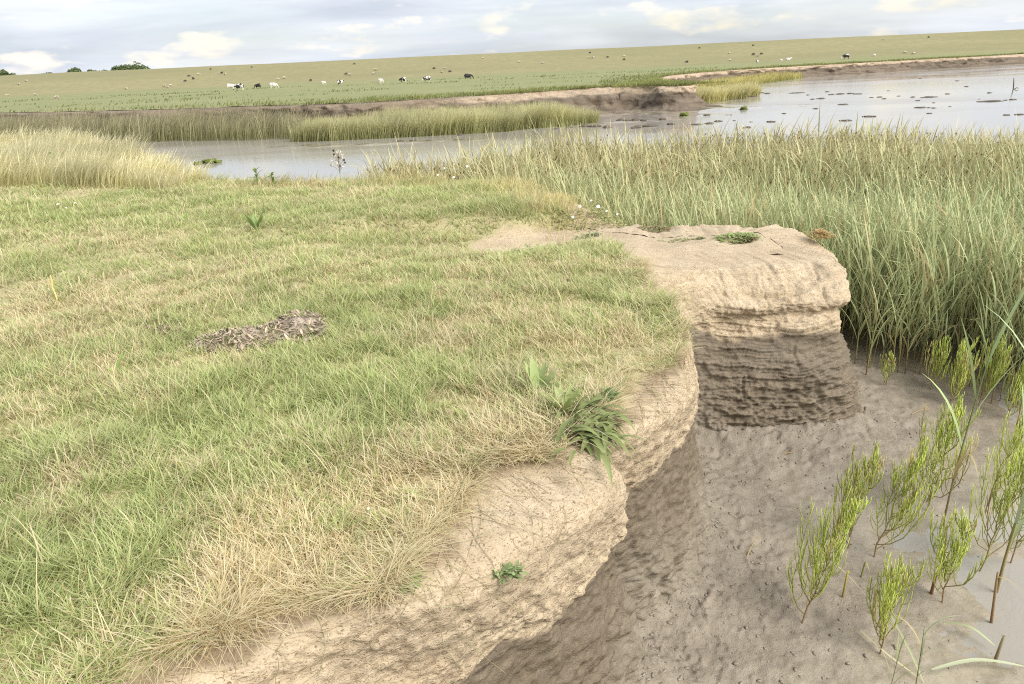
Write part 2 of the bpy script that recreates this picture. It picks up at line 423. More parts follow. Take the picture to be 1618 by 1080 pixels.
# sampling along the bank: dense where it is near and seen
wgt = np.ones(NB-1)*6
for i in range(NB-1):
    L = np.linalg.norm(BK[i+1, 1]-BK[i, 1]); dd = np.linalg.norm(BK[i, 1])
    seen = 6 <= i <= 33
    wgt[i] = max(4, L/(0.0112 if seen else 0.05 if dd < 14 else 0.5)) if i > 4 else max(4, L/.06)
tt = np.concatenate([i+np.arange(int(round(w)))/int(round(w)) for i, w in enumerate(wgt)])
def cat_t(P, t):
    Nn = len(P); t = np.clip(t, 0, Nn-1-1e-6); i = np.floor(t).astype(int); u = (t-i)[:, None]
    g = lambda k: P[np.clip(k, 0, Nn-1)]
    p0, p1, p2, p3 = g(i-1), g(i), g(i+1), g(i+2)
    return 0.5*((2*p1)+(-p0+p2)*u+(2*p0-5*p1+4*p2-p3)*u*u+(-p0+3*p1-3*p2+p3)*u**3)
CG, CS, CW, CM = [cat_t(BK[:, k], tt) for k in range(4)]
# coarse outlines for inside tests
tc_ = np.linspace(0, NB-1-1e-6, 420)
PG = np.concatenate([cat_t(BK[:, 0], tc_), [(-80, 45), (-80, -6), (8, -6)]])
PM = np.concatenate([cat_t(BK[:, 3], tc_), [(-80, 46), (-80, -6), (8, -6)]])
def pip(x, y, P):
    x = np.asarray(x); y = np.asarray(y); ins = np.zeros(x.shape, bool); n = len(P)
    for i in range(n):
        x1, y1 = P[i]; x2, y2 = P[(i+1) % n]
        if y1 == y2: continue
        c = ((y1 > y) != (y2 > y))
        ins ^= c & (x < (x2-x1)*(y-y1)/(y2-y1)+x1)
    return ins
def seg_dist(x, y, P):
    d = np.full(np.shape(x), 1e9)
    for i in range(len(P)-1):
        ax, ay = P[i]; bx, by = P[i+1]; ex, ey = bx-ax, by-ay; L2 = ex*ex+ey*ey+1e-12
        t = np.clip(((x-ax)*ex+(y-ay)*ey)/L2, 0, 1)
        d = np.minimum(d, (x-ax-t*ex)**2+(y-ay-t*ey)**2)
    return np.sqrt(d)
class SDF:
    """signed distance (positive inside) sampled on two rasters"""
    def __init__(s, P):
        s.r = []
        for (x0, x1, y0, y1, st) in ((-3.2, 5.0, -.6, 12.2, .04), (-50, 32, -6, 60, .4)):
            xs = np.arange(x0, x1, st); ys = np.arange(y0, y1, st); X, Y = np.meshgrid(xs, ys, indexing='ij')
            q = P[:-3:1] if st < .1 else P[:-3:3]
            d = seg_dist(X, Y, q); d = np.where(pip(X, Y, P), d, -d)
            s.r.append((x0, y0, st, d))
    def __call__(s, x, y):
        x = np.asarray(x, float); y = np.asarray(y, float); out = None
        for (x0, y0, st, d) in s.r[::-1]:
            fx = (x-x0)/st; fy = (y-y0)/st
            ok = (fx >= 0) & (fy >= 0) & (fx < d.shape[0]-1.01) & (fy < d.shape[1]-1.01)
            fx = np.clip(fx, 0, d.shape[0]-1.01); fy = np.clip(fy, 0, d.shape[1]-1.01)
            i = fx.astype(int); j = fy.astype(int); u = fx-i; v = fy-j
            val = d[i, j]*(1-u)*(1-v)+d[i+1, j]*u*(1-v)+d[i, j+1]*(1-u)*v+d[i+1, j+1]*u*v
            out = val if out is None else np.where(ok, val, out)
        return out
sdG, sdM = SDF(PG), SDF(PM)

def lineside(x, y, a, b):
    return ((b[0]-a[0])*(y-a[1])-(b[1]-a[1])*(x-a[0]))/math.hypot(b[0]-a[0], b[1]-a[1])
def bare(x, y):
    """0 under turf, 1 where the clay lies open (the block and the slumped hollow)"""
    n = 0.16*fbm(x*2.3, y*2.3, 0, 3, 5)
    blk = -lineside(x, y, (1.12, 5.25), (0.66, 7.65)) + n           # right of the line: the block
    b1 = smooth(-.06, .10, blk)*(y > 4.9)*(y < 8.3)
    e = ((x-.28)/.66)**2+((y-7.08-.06*x)/.36)**2
    b2 = smooth(1.15, .75, e+n*1.2)
    return np.clip(np.maximum(b1, b2), 0, 1)
def ztop(x, y):
    x = np.asarray(x, float); y = np.asarray(y, float)
    z = 0.022*fbm(x*.9, y*.9, 0, 3, 3) + 0.012*fbm(x*5, y*5, 0, 2, 9)
    far_ = smooth(10, 16, y); z = z*(1-.5*far_)
    # the slumped hollow with a turf step behind it
    e = ((x-.15)/1.25)**2+((y-6.95)/.62)**2
    z = z - 0.13*np.exp(-e*1.2)
    z = z + 0.11*smooth(7.38, 7.58, y + .12*vn(x*2.2, x*0+3, 0, 8))*smooth(-3.2, -1.2, x)*smooth(10.5, 9, y)*smooth(1.3, .3, x)
    blk = smooth(.75, 1.5, x)*smooth(5.2, 5.9, y)*smooth(9, 8, y)
    z = z - blk*(0.09 - 0.035*smooth(6.0, 7.2, y))
    z = z + bare(x, y)*(.014*fbm(x*7, y*7, 0, 3, 31)+.004*fbm(x*30, y*30, 0, 2, 35))
    return z

# top of the marsh
th = np.radians(np.arange(-104, 66, 0.5)); rr = 0.45*1.0125**np.arange(0, 395)
TH, RR = np.meshgrid(th, rr, indexing='ij'); X = RR*np.sin(TH); Y = RR*np.cos(TH)
d = sdG(X, Y)
Z = ztop(X, Y) - .005*smooth(.4, .2, d)
idx = np.arange(X.size).reshape(X.shape)
q = np.stack([idx[:-1, :-1], idx[1:, :-1], idx[1:, 1:], idx[:-1, 1:]], -1)
keep = (d > .10)
kq = keep[:-1, :-1] & keep[1:, :-1] & keep[1:, 1:] & keep[:-1, 1:]
V = np.stack([X, Y, Z], -1).reshape(-1, 3); Q = q[kq]
us = np.unique(Q); rm = np.full(len(V), -1); rm[us] = np.arange(len(us))
bv = bare(V[us, 0], V[us, 1])
me = mesh('marsh_top', V[us], rm[Q], None, None, {'bare': bv, 'wet': bv*0})
# turf and open clay on one sheet
def mk_top():
    mm = M_clay.copy(); mm.name = 'marsh_top_soil'; t = mm.node_tree
    b = [n for n in t.nodes if n.type == 'BSDF_PRINCIPLED'][0]
    src = b.inputs['Base Color'].links[0].from_socket
    oc = objcoord(t); n1 = noise_n(t, oc, 1.6, 5); n2 = noise_n(t, oc, 45, 4, .65)
    c = mix_n(t, ramp_n(t, n1, [(.38, 0.0), (.62, 1.0)]), (0.26, 0.26, 0.11), (0.38, 0.33, 0.18))
    c = mix_n(t, ramp_n(t, n2, [(.4, 0.0), (.65, .8)]), c, (0.48, 0.41, 0.25))
    ba = N(t, 'ShaderNodeAttribute', attribute_name='bare').outputs['Fac']
    t.links.new(mix_n(t, ba, c, src), b.inputs['Base Color'])
    return mm
M_top = mk_top()
struct(obj('marsh_ground', me, M_top), 'flat grazed marsh top on the left, turf with an open clay patch')
# ground behind and under the photographer
# (the polar sheet starts 0.45 m from the point below the camera; a plug closes it)
k = 48; a = np.linspace(0, 2*math.pi, k, endpoint=False)
ring = [(r*math.sin(t_), r*math.cos(t_) - .0) for r in (.55, 2.2, 5.5) for t_ in a]
ring = np.array(ring); okr = sdG(ring[:, 0], ring[:, 1]) > .02
Vp = np.c_[ring, ztop(ring[:, 0], ring[:, 1])-.015]; Vp = np.vstack([Vp, [[0, 0, ztop(0., 0.)-.015]]])
Qp, Tp = [], []
for i in range(k):
    j = (i+1) % k
    if okr[i] and okr[j]: Tp.append((k*3, j, i))
    for l in (0, 1):
        f4 = (l*k+i, l*k+j, (l+1)*k+j, (l+1)*k+i)
        if all(okr[v] for v in f4) and all(ring[v][1] < .15 for v in f4): Qp.append(f4)
struct(obj('turf_ground', mesh('marsh_behind', Vp, Qp, Tp, None, {'bare': np.zeros(len(Vp)), 'wet': np.zeros(len(Vp))}), M_top), 'marsh turf the photographer stands on')

# clay face, lofted across the four lines
inw = CG-CS; inw /= np.linalg.norm(inw, axis=1)[:, None]+1e-9
ksm = 25
def smo(A, n):
    ker = np.ones(n)/n; pad = n//2
    return np.stack([np.convolve(np.r_[np.full(pad, A[0, c]), A[:, c], np.full(pad, A[-1, c])], ker, 'valid') for c in range(A.shape[1])], 1)
nseen = len(tt)
onblk = smooth(23, 25, tt)*smooth(35, 33.5, tt)
zG = ztop(CG[:, 0], CG[:, 1])
zS = zG - .07 + .03*onblk; zW = np.full(nseen, -.47) - .04*vn(tt*1.7, tt*0, 0, 4) - .07*onblk
zM = np.full(nseen, -1.17) - .08*onblk
CB = CW*0.5+CS*0.5 + (CW-CS)*0  # bulge line between S and W
outn = CM-CG; outn /= np.linalg.norm(outn, axis=1)[:, None]
# on the block the upper face bulges out, then is undercut above the wet face
CB = CB + outn*(0.035+.085*onblk)[:, None]*1.0
zB = zS*(.45+.12*onblk)+zW*(.55-.12*onblk)
CU_ = CW + outn*(.038-.106*onblk)[:, None]*1.0; zU = zB*(.25+.25*onblk)+zW*(.75-.25*onblk)
CI = CG + inw*.26; zI = ztop(CI[:, 0], CI[:, 1])
CA = CM + outn*.30; zA = np.full(nseen, -1.43)
lines = [np.c_[CI, zI], np.c_[CG, zG], np.c_[CS, zS], np.c_[CB, zB], np.c_[CU_, zU], np.c_[CW, zW], np.c_[CM*.45+CW*.55, zW*.5+zM*.5], np.c_[CM, zM], np.c_[CM+outn*.10, zM*0-1.27], np.c_[CA, zA]]
LN = np.stack(lines, 0)
vp = np.concatenate([np.linspace(0, 1, 10, endpoint=False), np.linspace(1, 2, 12, endpoint=False), np.linspace(2, 5, 72, endpoint=False), np.linspace(5, 7, 92, endpoint=False), np.linspace(7, 9, 40)])
nv = len(vp)
S = np.stack([cat_t(LN[:, i, :], vp) for i in range(nseen)], 0)      # nseen, nv, 3
du = np.gradient(S, axis=0); dv = np.gradient(S, axis=1)
nn = np.cross(du, dv); nn /= np.linalg.norm(nn, axis=2)[..., None]+1e-9
sg = np.sign(np.mean(np.sum(nn[:, 70]*np.c_[outn, np.zeros(nseen)], 1))); nn *= sg
x, y, z = S[..., 0], S[..., 1], S[..., 2]
vv = np.broadcast_to(vp[None, :], x.shape); ob = np.broadcast_to(onblk[:, None], x.shape)
wetz = z + .035*fbm(x*3, y*3, z*0, 4, 21) + .012*fbm(x*20, y*20, z*20, 2, 22) - zW[:, None]
wet = np.where(ob > .5, smooth(.03, -.04, wetz), smooth(.014, -.018, wetz))
face = smooth(1.2, 2.0, vv)*smooth(8.6, 7.3, vv)
# thin beds: each bed leans out downwards and breaks back, ragged along its length
zz = z + .055*fbm(x*1.5, y*1.5, 0, 3, 41) + .010*fbm(x*7, y*7, 0, 2, 44)
def beds(f, s, cut):
    w = zz*f + .25*vn(zz*f*.37, x*.8, y*.8, s); k_ = np.floor(w); u = 1-(w-k_)
    amp = .35+.65*vn(k_*7.13, x*2.2, y*2.2, s+1)
    return np.where(u > cut, (1-u)/(1-cut), u/cut)*np.clip(amp, 0, 1)
deep = smooth(-.55, -1.15, z)
disp = (.012*fbm(x*5, y*5, z*5, 3, 51) + .012*fbm(x*18, y*18, z*24, 3, 57) + .007*fbm(x*55, y*55, z*70, 2, 59))*(1-.5*wet*ob)
disp = disp + (.034*beds(8, 61, .8) + .020*beds(21, 67, .8) + .010*beds(44, 69, .75))*(ob*.85+.10)*(1-wet)
disp = disp + ob*(.028*fbm(x*2.2, y*2.2, z*6, 3, 53) - .012)
disp = disp + (.034*beds(15, 71, .88)*(.6+1.0*deep) + .024*beds(38, 77, .85)*(.6+1.2*deep) + .036*deep*fbm(x*18, y*18, z*44, 3, 83))*wet*(.28+.72*ob)
disp = disp + .030*wet*(1-ob)*fbm(x*9, y*9, z*9, 4, 91)*(.5+.8*deep)
# undercut slots in the block
sl1 = np.exp(-((z+.325+.02*vn(x*3, y*0, 0, 12))/.020)**2)*np.clip(vn(x*2.1+.3, y*0, 0, 15)*1.6+.35, 0, 1)
sl2 = np.exp(-((z+.255+.03*vn(x*2, y*0, 0, 13))/.014)**2)*np.clip(vn(x*1.8+4.3, y*0, 0, 18)*1.8-.1, 0, 1)
disp = disp - (sl1*.075+sl2*.05)*ob*(1-wet)
for xc, za, zb_ in ((1.70, -.26, -.14), (2.02, -.34, -.20), (2.47, -.30, -.12), (2.22, -.78, -.62), (1.80, -1.02, -.88)):
    disp = disp - .016*ob*np.exp(-((x-xc-.035*vn(z*9, z*0+xc*7, 0, 3)-.012*vn(z*30, z*0+xc*3, 0, 5))/.010)**2)*smooth(za-.05, za, z)*smooth(zb_+.05, zb_, z)
rim = .35*smooth(0., 1.0, vv)+.65*smooth(1., 2., vv)
S2 = S + nn*(disp*np.maximum(face, .35*rim*smooth(8.9, 8.0, vv)))[..., None]
idx = np.arange(nseen*nv).reshape(nseen, nv)
Q = np.stack([idx[:-1, :-1], idx[1:, :-1], idx[1:, 1:], idx[:-1, 1:]], -1).reshape(-1, 4)
if sg < 0: Q = Q[:, ::-1]
Vc = S2.reshape(-1, 3); S2B = S2; BN = nn
bareC = np.maximum(smooth(.55, .95, vv), bare(x, y)).ravel()
me = mesh('bank_face', Vc, Q, None, None, {'wet': wet.ravel(), 'bare': bareC, 'humus': (.75*smooth(.85, 1.0, vv)*smooth(1.45, 1.1, vv+.35*fbm(x*6, y*6, 0, 3, 27))*(1-ob)).ravel(), 'foot': smooth(5.9, 7.3, vv+.5*fbm(x*3, y*3, 0, 3, 23)-1.1*ob).ravel()})
struct(obj('bank', me, M_top), 'eroded clay bank, pale and dry above, dark and wet below, with a jutting block')
print('bank', nseen, nv)

# ------------------------------------------------------------------ far bank and meadow
FG = np.array([(-130, 92), (-70, 72), (-36, 54.5), (-23, 47.5), (-14.2, 44.6), (-8, 42.6), (-4, 44.2), (-.5, 45.6), (2.3, 47.0), (5.2, 49.0), (7.4, 50.2), (9.2, 48.8), (10.4, 46.6), (11.6, 47.2), (12, 50.5), (12.2, 57),
  (13.5, 67), (18, 80), (26, 91), (37, 100), (45, 103.5), (52, 107), (60, 111), (67, 113), (80, 120), (110, 134), (170, 150), (320, 165)], float)
ft = np.concatenate([np.linspace(0, 4, 60, endpoint=False), np.linspace(4, 26, 900, endpoint=False), np.linspace(26, len(FG)-1.001, 30)])
fG = cat_t(FG, ft)
tg = np.gradient(fG, axis=0); tg /= np.linalg.norm(tg, axis=1)[:, None]
fo = np.c_[tg[:, 1], -tg[:, 0]]; fo = smo(fo, 21); fo /= np.linalg.norm(fo, axis=1)[:, None]
slump = np.interp(ft, [0, 4, 6.2, 7.4, 9, 10.5, 12, 13, 14, 17, 19, 21, 24, 27], [.5, .5, .7, 3.0, 2.6, 2.2, .9, .5, .8, .6, .5, .7, .9, 1.2])*.55
slump = slump*(1+.35*fbm(ft*3.1, ft*0, 0, 3, 6))
fz = np.c_[np.zeros(len(ft)), -.10*np.ones(len(ft)), -.5-.12*vn(ft*2.3, ft*0, 0, 3), -1.12*np.ones(len(ft)), -1.4*np.ones(len(ft)), -1.9*np.ones(len(ft))]
fofs = np.c_[np.zeros(len(ft))-.3, np.zeros(len(ft))+.15, slump, slump+.30, slump+1.5, slump+4.5]
FL = np.stack([np.c_[fG+fo*fofs[:, [k]], fz[:, k]] for k in range(6)], 0)
fv = np.concatenate([np.linspace(0, 3, 26, endpoint=False), np.linspace(3, 5, 9)])
S = np.stack([cat_t(FL[:, i, :], fv) for i in range(len(ft))], 0)
x, y, z = S[..., 0], S[..., 1], S[..., 2]
amp = smooth(.3, 1.2, fv)*smooth(4.9, 3.5, fv)
S[..., 2] += (.10*fbm(x*.8, y*.8, 0, 3, 14)+.05*fbm(x*3, y*3, z*6, 2, 19))*amp
S[..., :2] += (fo[:, None, :]*(.30*fbm(x*.9, y*.9, z*2, 3, 24)*amp)[..., None])
fwet = np.maximum(smooth(-.27, -.40, S[..., 2]+.10*fbm(x*.8, y*.8, 0, 2, 33)), .75*smooth(7.0, 6.0, ft)[:, None]).ravel()
idx = np.arange(len(ft)*len(fv)).reshape(len(ft), len(fv))
Q = np.stack([idx[:-1, :-1], idx[:-1, 1:], idx[1:, 1:], idx[1:, :-1]], -1).reshape(-1, 4)
struct(obj('far_bank', mesh('far_bank', S.reshape(-1, 3), Q, None, None, {'wet': fwet}), M_farclay), 'eroded clay bank along the far side of the creek')
# meadow sheet from the bank edge back to the dyke foot (fan of strips)
DY0, DY1, DZ = 186.0, 228.0, 5.35
inner = fG - fo*.25
back = np.c_[np.interp(ft, [0, 5, 9, 12, 15, 19, 22, 26, 27], [-420, -90, -20, 5, 8, 30, 80, 160, 520]), np.full(len(ft), DY0+2)]
nr = 26; u = (np.linspace(0, 1, nr)**1.6)
S = inner[:, None, :]*(1-u)[None, :, None] + back[:, None, :]*u[None, :, None]
zm = .10*fbm(S[..., 0]*.12, S[..., 1]*.12, 0, 3, 27)*smooth(0, .15, u)[None, :] + .03*fbm(S[..., 0]*.9, S[..., 1]*.9, 0, 2, 29) + .015
V = np.concatenate([S, zm[..., None]], -1).reshape(-1, 3)
idx = np.arange(len(ft)*nr).reshape(len(ft), nr)
Q = np.stack([idx[:-1, :-1], idx[1:, :-1], idx[1:, 1:], idx[:-1, 1:]], -1).reshape(-1, 4)
struct(obj('meadow', mesh('meadow', V, Q), M_meadow), 'green grazing meadow across the creek')
# dyke
xs = np.linspace(-700, 900, 200); pr = [(DY0-6, -.4), (DY0, .0), (DY0+4, .35), (DY1-3, DZ-.25), (DY1, DZ), (DY1+4, DZ), (DY1+30, .2)]
V = np.array([(xx, py+0, pz+.10*float(vn(np.array([xx*.05]), np.array([py*.2]), 0, 2)[0])) for xx in xs for py, pz in pr])
k = len(pr); idx = np.arange(len(V)).reshape(len(xs), k)
Q = np.stack([idx[:-1, :-1], idx[1:, :-1], idx[1:, 1:], idx[:-1, 1:]], -1).reshape(-1, 4)
struct(obj('dyke', mesh('dyke', V, Q), M_dyke), 'long dry grass dyke along the horizon')
def dyke_pt(px, py):
    d_ = fw + CR*(px-809)/FPX - CU*(py-540)/FPX
    a_ = (DZ-.6)/(DY1-3-DY0-4); z0 = .35-a_*(DY0+4)      # z = z0 + a*y
    t_ = (z0-CZ)/(d_[2]-a_*d_[1]); return np.array([0, 0, CZ])+d_*t_
V = np.array([(-3000, -300, -2.6), (3000, -300, -2.6), (3000, 4500, -2.6), (-3000, 4500, -2.6)])
struct(obj('ground', mesh('ground', V, [(0, 1, 2, 3)]), M_ground), 'land reaching to the horizon')

# ------------------------------------------------------------------ mud and water
fbase = fG+fo*(slump+.6)[:, None]; fb_c = fbase[::6]
PUD = [(*at(px, py, -1.4)[:2], r) for px, py, r in ((1405, 945, .14), (1445, 850, .20), (1570, 910, .30), (1490, 745, .22), (1420, 650, .14), (1550, 1010, .25), (1530, 700, .25), (1610, 830, .3))]
def zmud(x, y, far=True):
    dM = -sdM(x, y)
    z = -1.375 + .15*np.exp(-np.clip(dM, 0, 9)/.40) - .043*smooth(.35, 1.5, dM)
    z = z - .36*smooth(15.2, 21, y + 1.2*vn(x*.3, y*.3, 0, 3))
    near = smooth(9, 5, np.hypot(x, y))
    z = z + near*(.019*fbm(x*2.1, y*2.1, 0, 3, 101)+.010*fbm(x*8, y*8, 0, 3, 105)*smooth(1.7, .2, dM)+.004*fbm(x*14, y*14, 0, 2, 107)) + (1-near)*.02*fbm(x*.8, y*.8, 0, 3, 103)
    for gx, gy, gr in PUD: z = z - .022*np.exp(-((x-gx)**2+((y-gy)*1.3)**2)/(gr*gr))
    if far:
        dF = seg_dist(x, y, fb_c)
        sh = -1.30 - .055*dF + .05*fbm(x*.55, y*1.2, 0, 4, 109)
        bar = -1.44 + .10*np.exp(-(((x-8.2)/4.5)**2+((y-40.5-.35*(x-8))/1.3)**2)) + .09*np.exp(-(((x-15)/5)**2+((y-46)/1.5)**2)) + .07*np.exp(-(((x+6)/6)**2+((y-33.4+.05*x)/1.0)**2)) + .035*fbm(x*.9, y*1.8, 0, 4, 113) - .02
        bar = np.where((y > 24) & (np.hypot(x-8, (y-42)) < 26), bar, -2)
        z = np.maximum(z, np.maximum(np.where(y > 20, sh, -9), bar))
    return z
th = np.radians(np.r_[np.arange(-46, 2, .7), np.arange(2, 46, .17), np.arange(46, 62, .6)]); rr = 1.6*1.0046**np.arange(0, 330); rr = np.r_[rr, rr[-1]*1.0155**np.arange(1, 205)]
TH, RR = np.meshgrid(th, rr, indexing='ij'); X = RR*np.sin(TH); Y = RR*np.cos(TH)
dm = -sdM(X, Y)
Z = zmud(X, Y)
# crumbs of fallen clay roughen the foot of the bank
crumb = np.clip(fbm(X*30, Y*30, 0, 3, 121)-.2, 0, 1)*smooth(.9, .0, dm)*.030*(RR < 9) + .0035*fbm(X*40, Y*40, 0, 2, 123)*smooth(2.4, .6, dm)*(RR < 7)
Z = Z+crumb
idx = np.arange(X.size).reshape(X.shape)
q = np.stack([idx[:-1, :-1], idx[:-1, 1:], idx[1:, 1:], idx[1:, :-1]], -1)
keep = (dm > -.25) | (RR > 45)
kq = keep[:-1, :-1] & keep[1:, :-1] & keep[1:, 1:] & keep[:-1, 1:]
V = np.stack([X, Y, Z], -1).reshape(-1, 3); Q = q[kq]
us = np.unique(Q); rm = np.full(len(V), -1); rm[us] = np.arange(len(us))
dr = smooth(1.9, .35, dm+.45*fbm(X*1.5, Y*1.5, 0, 3, 131)).ravel()[us]
struct(obj('mudflat', mesh('mudflat', V[us], rm[Q], None, None, {'dryness': dr}), M_mud), 'wet grey brown tidal mud below the bank')
WZ = -1.4135
V = np.array([(-60, .5, WZ), (160, .5, WZ), (160, 150, WZ), (-60, 150, WZ)])
struct(obj('creek_water', mesh('creek_water', V, [(0, 1, 2, 3)]), M_water), 'still silvery tidal creek with puddles on the mud')

# ------------------------------------------------------------------ grass
def blades(P, h, w, az, lean, droop, c0, c1, segs=3):
    """ribbon blades. P (n,3) roots; az bend direction; lean/droop as a share of the height"""
    n = len(P); bd = np.stack([np.sin(az), np.cos(az), 0*az], 1)
    sdv = np.stack([np.cos(az+.9*(rng.random(n)-.5)), -np.sin(az+.9*(rng.random(n)-.5)), 0*az], 1)
    Vs, cs = [], []
    lv = np.linspace(0, 1, segs+1)
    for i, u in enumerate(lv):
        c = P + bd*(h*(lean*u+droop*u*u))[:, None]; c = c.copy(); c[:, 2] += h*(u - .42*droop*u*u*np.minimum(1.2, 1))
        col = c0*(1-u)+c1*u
        if i < segs:
            ww = (w*(1-.55*u))[:, None]*.5
            Vs += [c-sdv*ww, c+sdv*ww]; cs += [col, col]
        else: Vs.append(c); cs.append(col)
    m_ = 2*segs+1
    V = np.stack(Vs, 1).reshape(-1, 3); cc = np.stack(cs, 1).reshape(-1, 3)
    b = (np.arange(n)*m_)[:, None]
    Q = np.concatenate([b+np.array([[2*i, 2*i+1, 2*i+3, 2*i+2]]) for i in range(segs-1)]) if segs > 1 else None
    T = b+np.array([[2*segs-2, 2*segs-1, 2*segs]])
    return V, Q, T, cc
def join(parts):
    Vs, Qs, Ts, Cs, n = [], [], [], [], 0
    for V, Q, T, c in parts:
        Vs.append(V); Cs.append(c)
        if Q is not None: Qs.append(Q+n)
        if T is not None: Ts.append(T+n)
        n += len(V)
    return np.concatenate(Vs), (np.concatenate(Qs) if Qs else None), (np.concatenate(Ts) if Ts else None), np.concatenate(Cs)
# patches seen in the photograph: pixel, radius (m), straw (+) or green (-)
patches = [(620, 800, .35, .35), (520, 730, .3, .15), (820, 560, .7, .35), (760, 690, .35, .3), (330, 850, .3, .2), (480, 910, .25, .45), (60, 640, .5, .2), (330, 440, .9, .25),
           (430, 640, .45, -.35), (110, 560, .6, -.3), (60, 980, .35, -.45), (330, 640, .4, -.25), (700, 700, .22, -.35), (600, 610, .4, -.3), (200, 330, 1.6, -.2), (560, 350, 1.2, -.15), (900, 460, .5, -.1), (740, 340, .55, -.8), (200, 830, .3, -.15), (950, 540, .35, .45), (120, 780, .35, .3)]
PT = [(at(px, py)[0], at(px, py)[1], r, a_) for px, py, r, a_ in patches]
def straw(x, y):
    s = .33 + .38*fbm(x*1.1, y*1.1, 0, 3, 201) + .25*fbm(x*4.5, y*4.5, 0, 2, 205) + .30*vn(x*15, y*15, 0, 207)*smooth(9, 5, np.hypot(x, y))
    for px, py, r, a_ in PT: s = s + .75*a_*np.exp(-((x-px)**2+(y-py)**2)/(r*r))
    s = s + .36*np.exp(-np.clip(sdG(x, y), 0, 9)/.15)*(y < 6.8)
    return s
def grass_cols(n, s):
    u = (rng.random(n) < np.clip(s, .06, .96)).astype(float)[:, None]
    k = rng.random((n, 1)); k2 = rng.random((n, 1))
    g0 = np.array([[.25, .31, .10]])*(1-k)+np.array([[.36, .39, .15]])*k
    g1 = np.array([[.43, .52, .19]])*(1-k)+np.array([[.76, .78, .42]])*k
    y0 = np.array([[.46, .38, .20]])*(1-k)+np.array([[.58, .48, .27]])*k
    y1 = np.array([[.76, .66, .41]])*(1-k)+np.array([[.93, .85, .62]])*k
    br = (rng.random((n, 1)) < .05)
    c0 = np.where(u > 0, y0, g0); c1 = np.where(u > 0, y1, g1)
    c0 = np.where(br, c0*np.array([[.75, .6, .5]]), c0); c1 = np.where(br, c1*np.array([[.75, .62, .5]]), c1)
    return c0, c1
def sample_polar(n, r0, r1, a0, a1, ex):
    r = (r0**(2-ex)+rng.random(n)*(r1**(2-ex)-r0**(2-ex)))**(1/(2-ex)); t = np.radians(a0+rng.random(n)*(a1-a0))
    return r*np.sin(t), r*np.cos(t)
parts = []
def turf(n, r0, r1, ex, segs, hmul=1.0):
    x, y = sample_polar(n, r0, r1, -47, 30, ex)
    d = sdG(x, y); bb = bare(x, y)
    ok = (d + .05*fbm(x*5, y*5, 0, 2, 211) > .0) & (bb < .45*rng.random(len(x))+.12)
    # the back and end edges of the block carry no turf; open gaps in the sward
    gap = fbm(x*3.1, y*3.1, 0, 3, 217) > .95 - .2*(d < .2)
    ok &= ~(gap & (rng.random(len(x)) < .7))
    x, y, d = x[ok], y[ok], d[ok]; n = len(x); r = np.hypot(x, y)
    s = straw(x, y)
    tus = fbm(x*3.2, y*3.2, 0, 3, 221) + .7*vn(x*11, y*11, 0, 223)
    h = (.043+.027*tus+.030*rng.random(n)**2)*hmul*(1+.35*np.clip(.5-s, -.5, .5)); h = np.clip(h, .022, .2)
    lng = rng.random(n) < .14; h = np.where(lng, h*(1.3+.9*rng.random(n)), h)
    tz = np.exp(-(((x+.35)/.75)**2+((y-7.72)/.22)**2)); h = h*(1+1.1*tz)
    edge = np.exp(-np.clip(d, 0, 9)/.10)
    h = h*(1+.45*edge)
    w = (.0026+.00062*r)*(.6+.8*rng.random(n))
    az = 1.2*fbm(x*.8, y*.8, 0, 2, 231) + 2.2*vn(x*9, y*9, 0, 233) + rng.normal(0, 1.9, n)
    # at the rim the sward hangs outwards
    ex_ = sdG(x-.03, y)-sdG(x+.03, y); ey_ = sdG(x, y-.03)-sdG(x, y+.03)
    azo = np.arctan2(ex_, ey_)+1.6*fbm(x*6, y*6, 0, 2, 255)+rng.normal(0, 1.2, n)
    az = np.where(rng.random(n) < edge*.5, azo, az)
    lean = .2+.6*rng.random(n); droop = .2+.6*rng.random(n)+.5*edge
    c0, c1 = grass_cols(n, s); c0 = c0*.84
    tone = 1.04+.08*fbm(x*1.7, y*1.7, 0, 3, 241)[:, None]
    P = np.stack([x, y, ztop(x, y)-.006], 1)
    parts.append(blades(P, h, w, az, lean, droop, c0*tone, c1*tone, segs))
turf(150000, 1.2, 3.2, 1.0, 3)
turf(165000, 3.2, 6.5, 1.1, 2)
turf(120000, 6.5, 12.5, 1.1, 2, 1.15)
turf(26000, 12.5, 30, 1.0, 2, 1.6)
turf(30000, 10.2, 15.5, 1.0, 2, 1.3)
V, Q, T, c = join(parts)
print('turf tris', len(Q)*2+len(T))
tag(obj('turf_grass', mesh('turf_grass', V, Q, T, c), M_grass), 'short grazed grass, green and straw mixed, covering the marsh top', 'grass', kind='stuff')

# matted straw hanging at the rim, long pale stalks standing out of the sward
parts = []
sel = np.where((tt > 6) & (tt < 24))[0]
i_ = rng.choice(sel, 13000); P2 = CG[i_] + inw[i_]*(rng.random((13000, 1))*.16)
P2 = P2 + rng.normal(0, .012, P2.shape)
keepf = (fbm(P2[:, 0]*4, P2[:, 1]*4, 0, 2, 251) > -.35); P2 = P2[keepf]; i_ = i_[keepf]; n = len(P2)
azo = np.arctan2(outn[i_, 0], outn[i_, 1]) + 1.8*fbm(P2[:, 0]*7, P2[:, 1]*7, 0, 2, 255) + rng.normal(0, 1.25, n)
s = straw(P2[:, 0], P2[:, 1])+.15
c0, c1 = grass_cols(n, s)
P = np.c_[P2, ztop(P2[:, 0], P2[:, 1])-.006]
cl_ = np.clip(.75+1.0*fbm(P2[:, 0]*5, P2[:, 1]*5, 0, 2, 257), .3, 1.15)
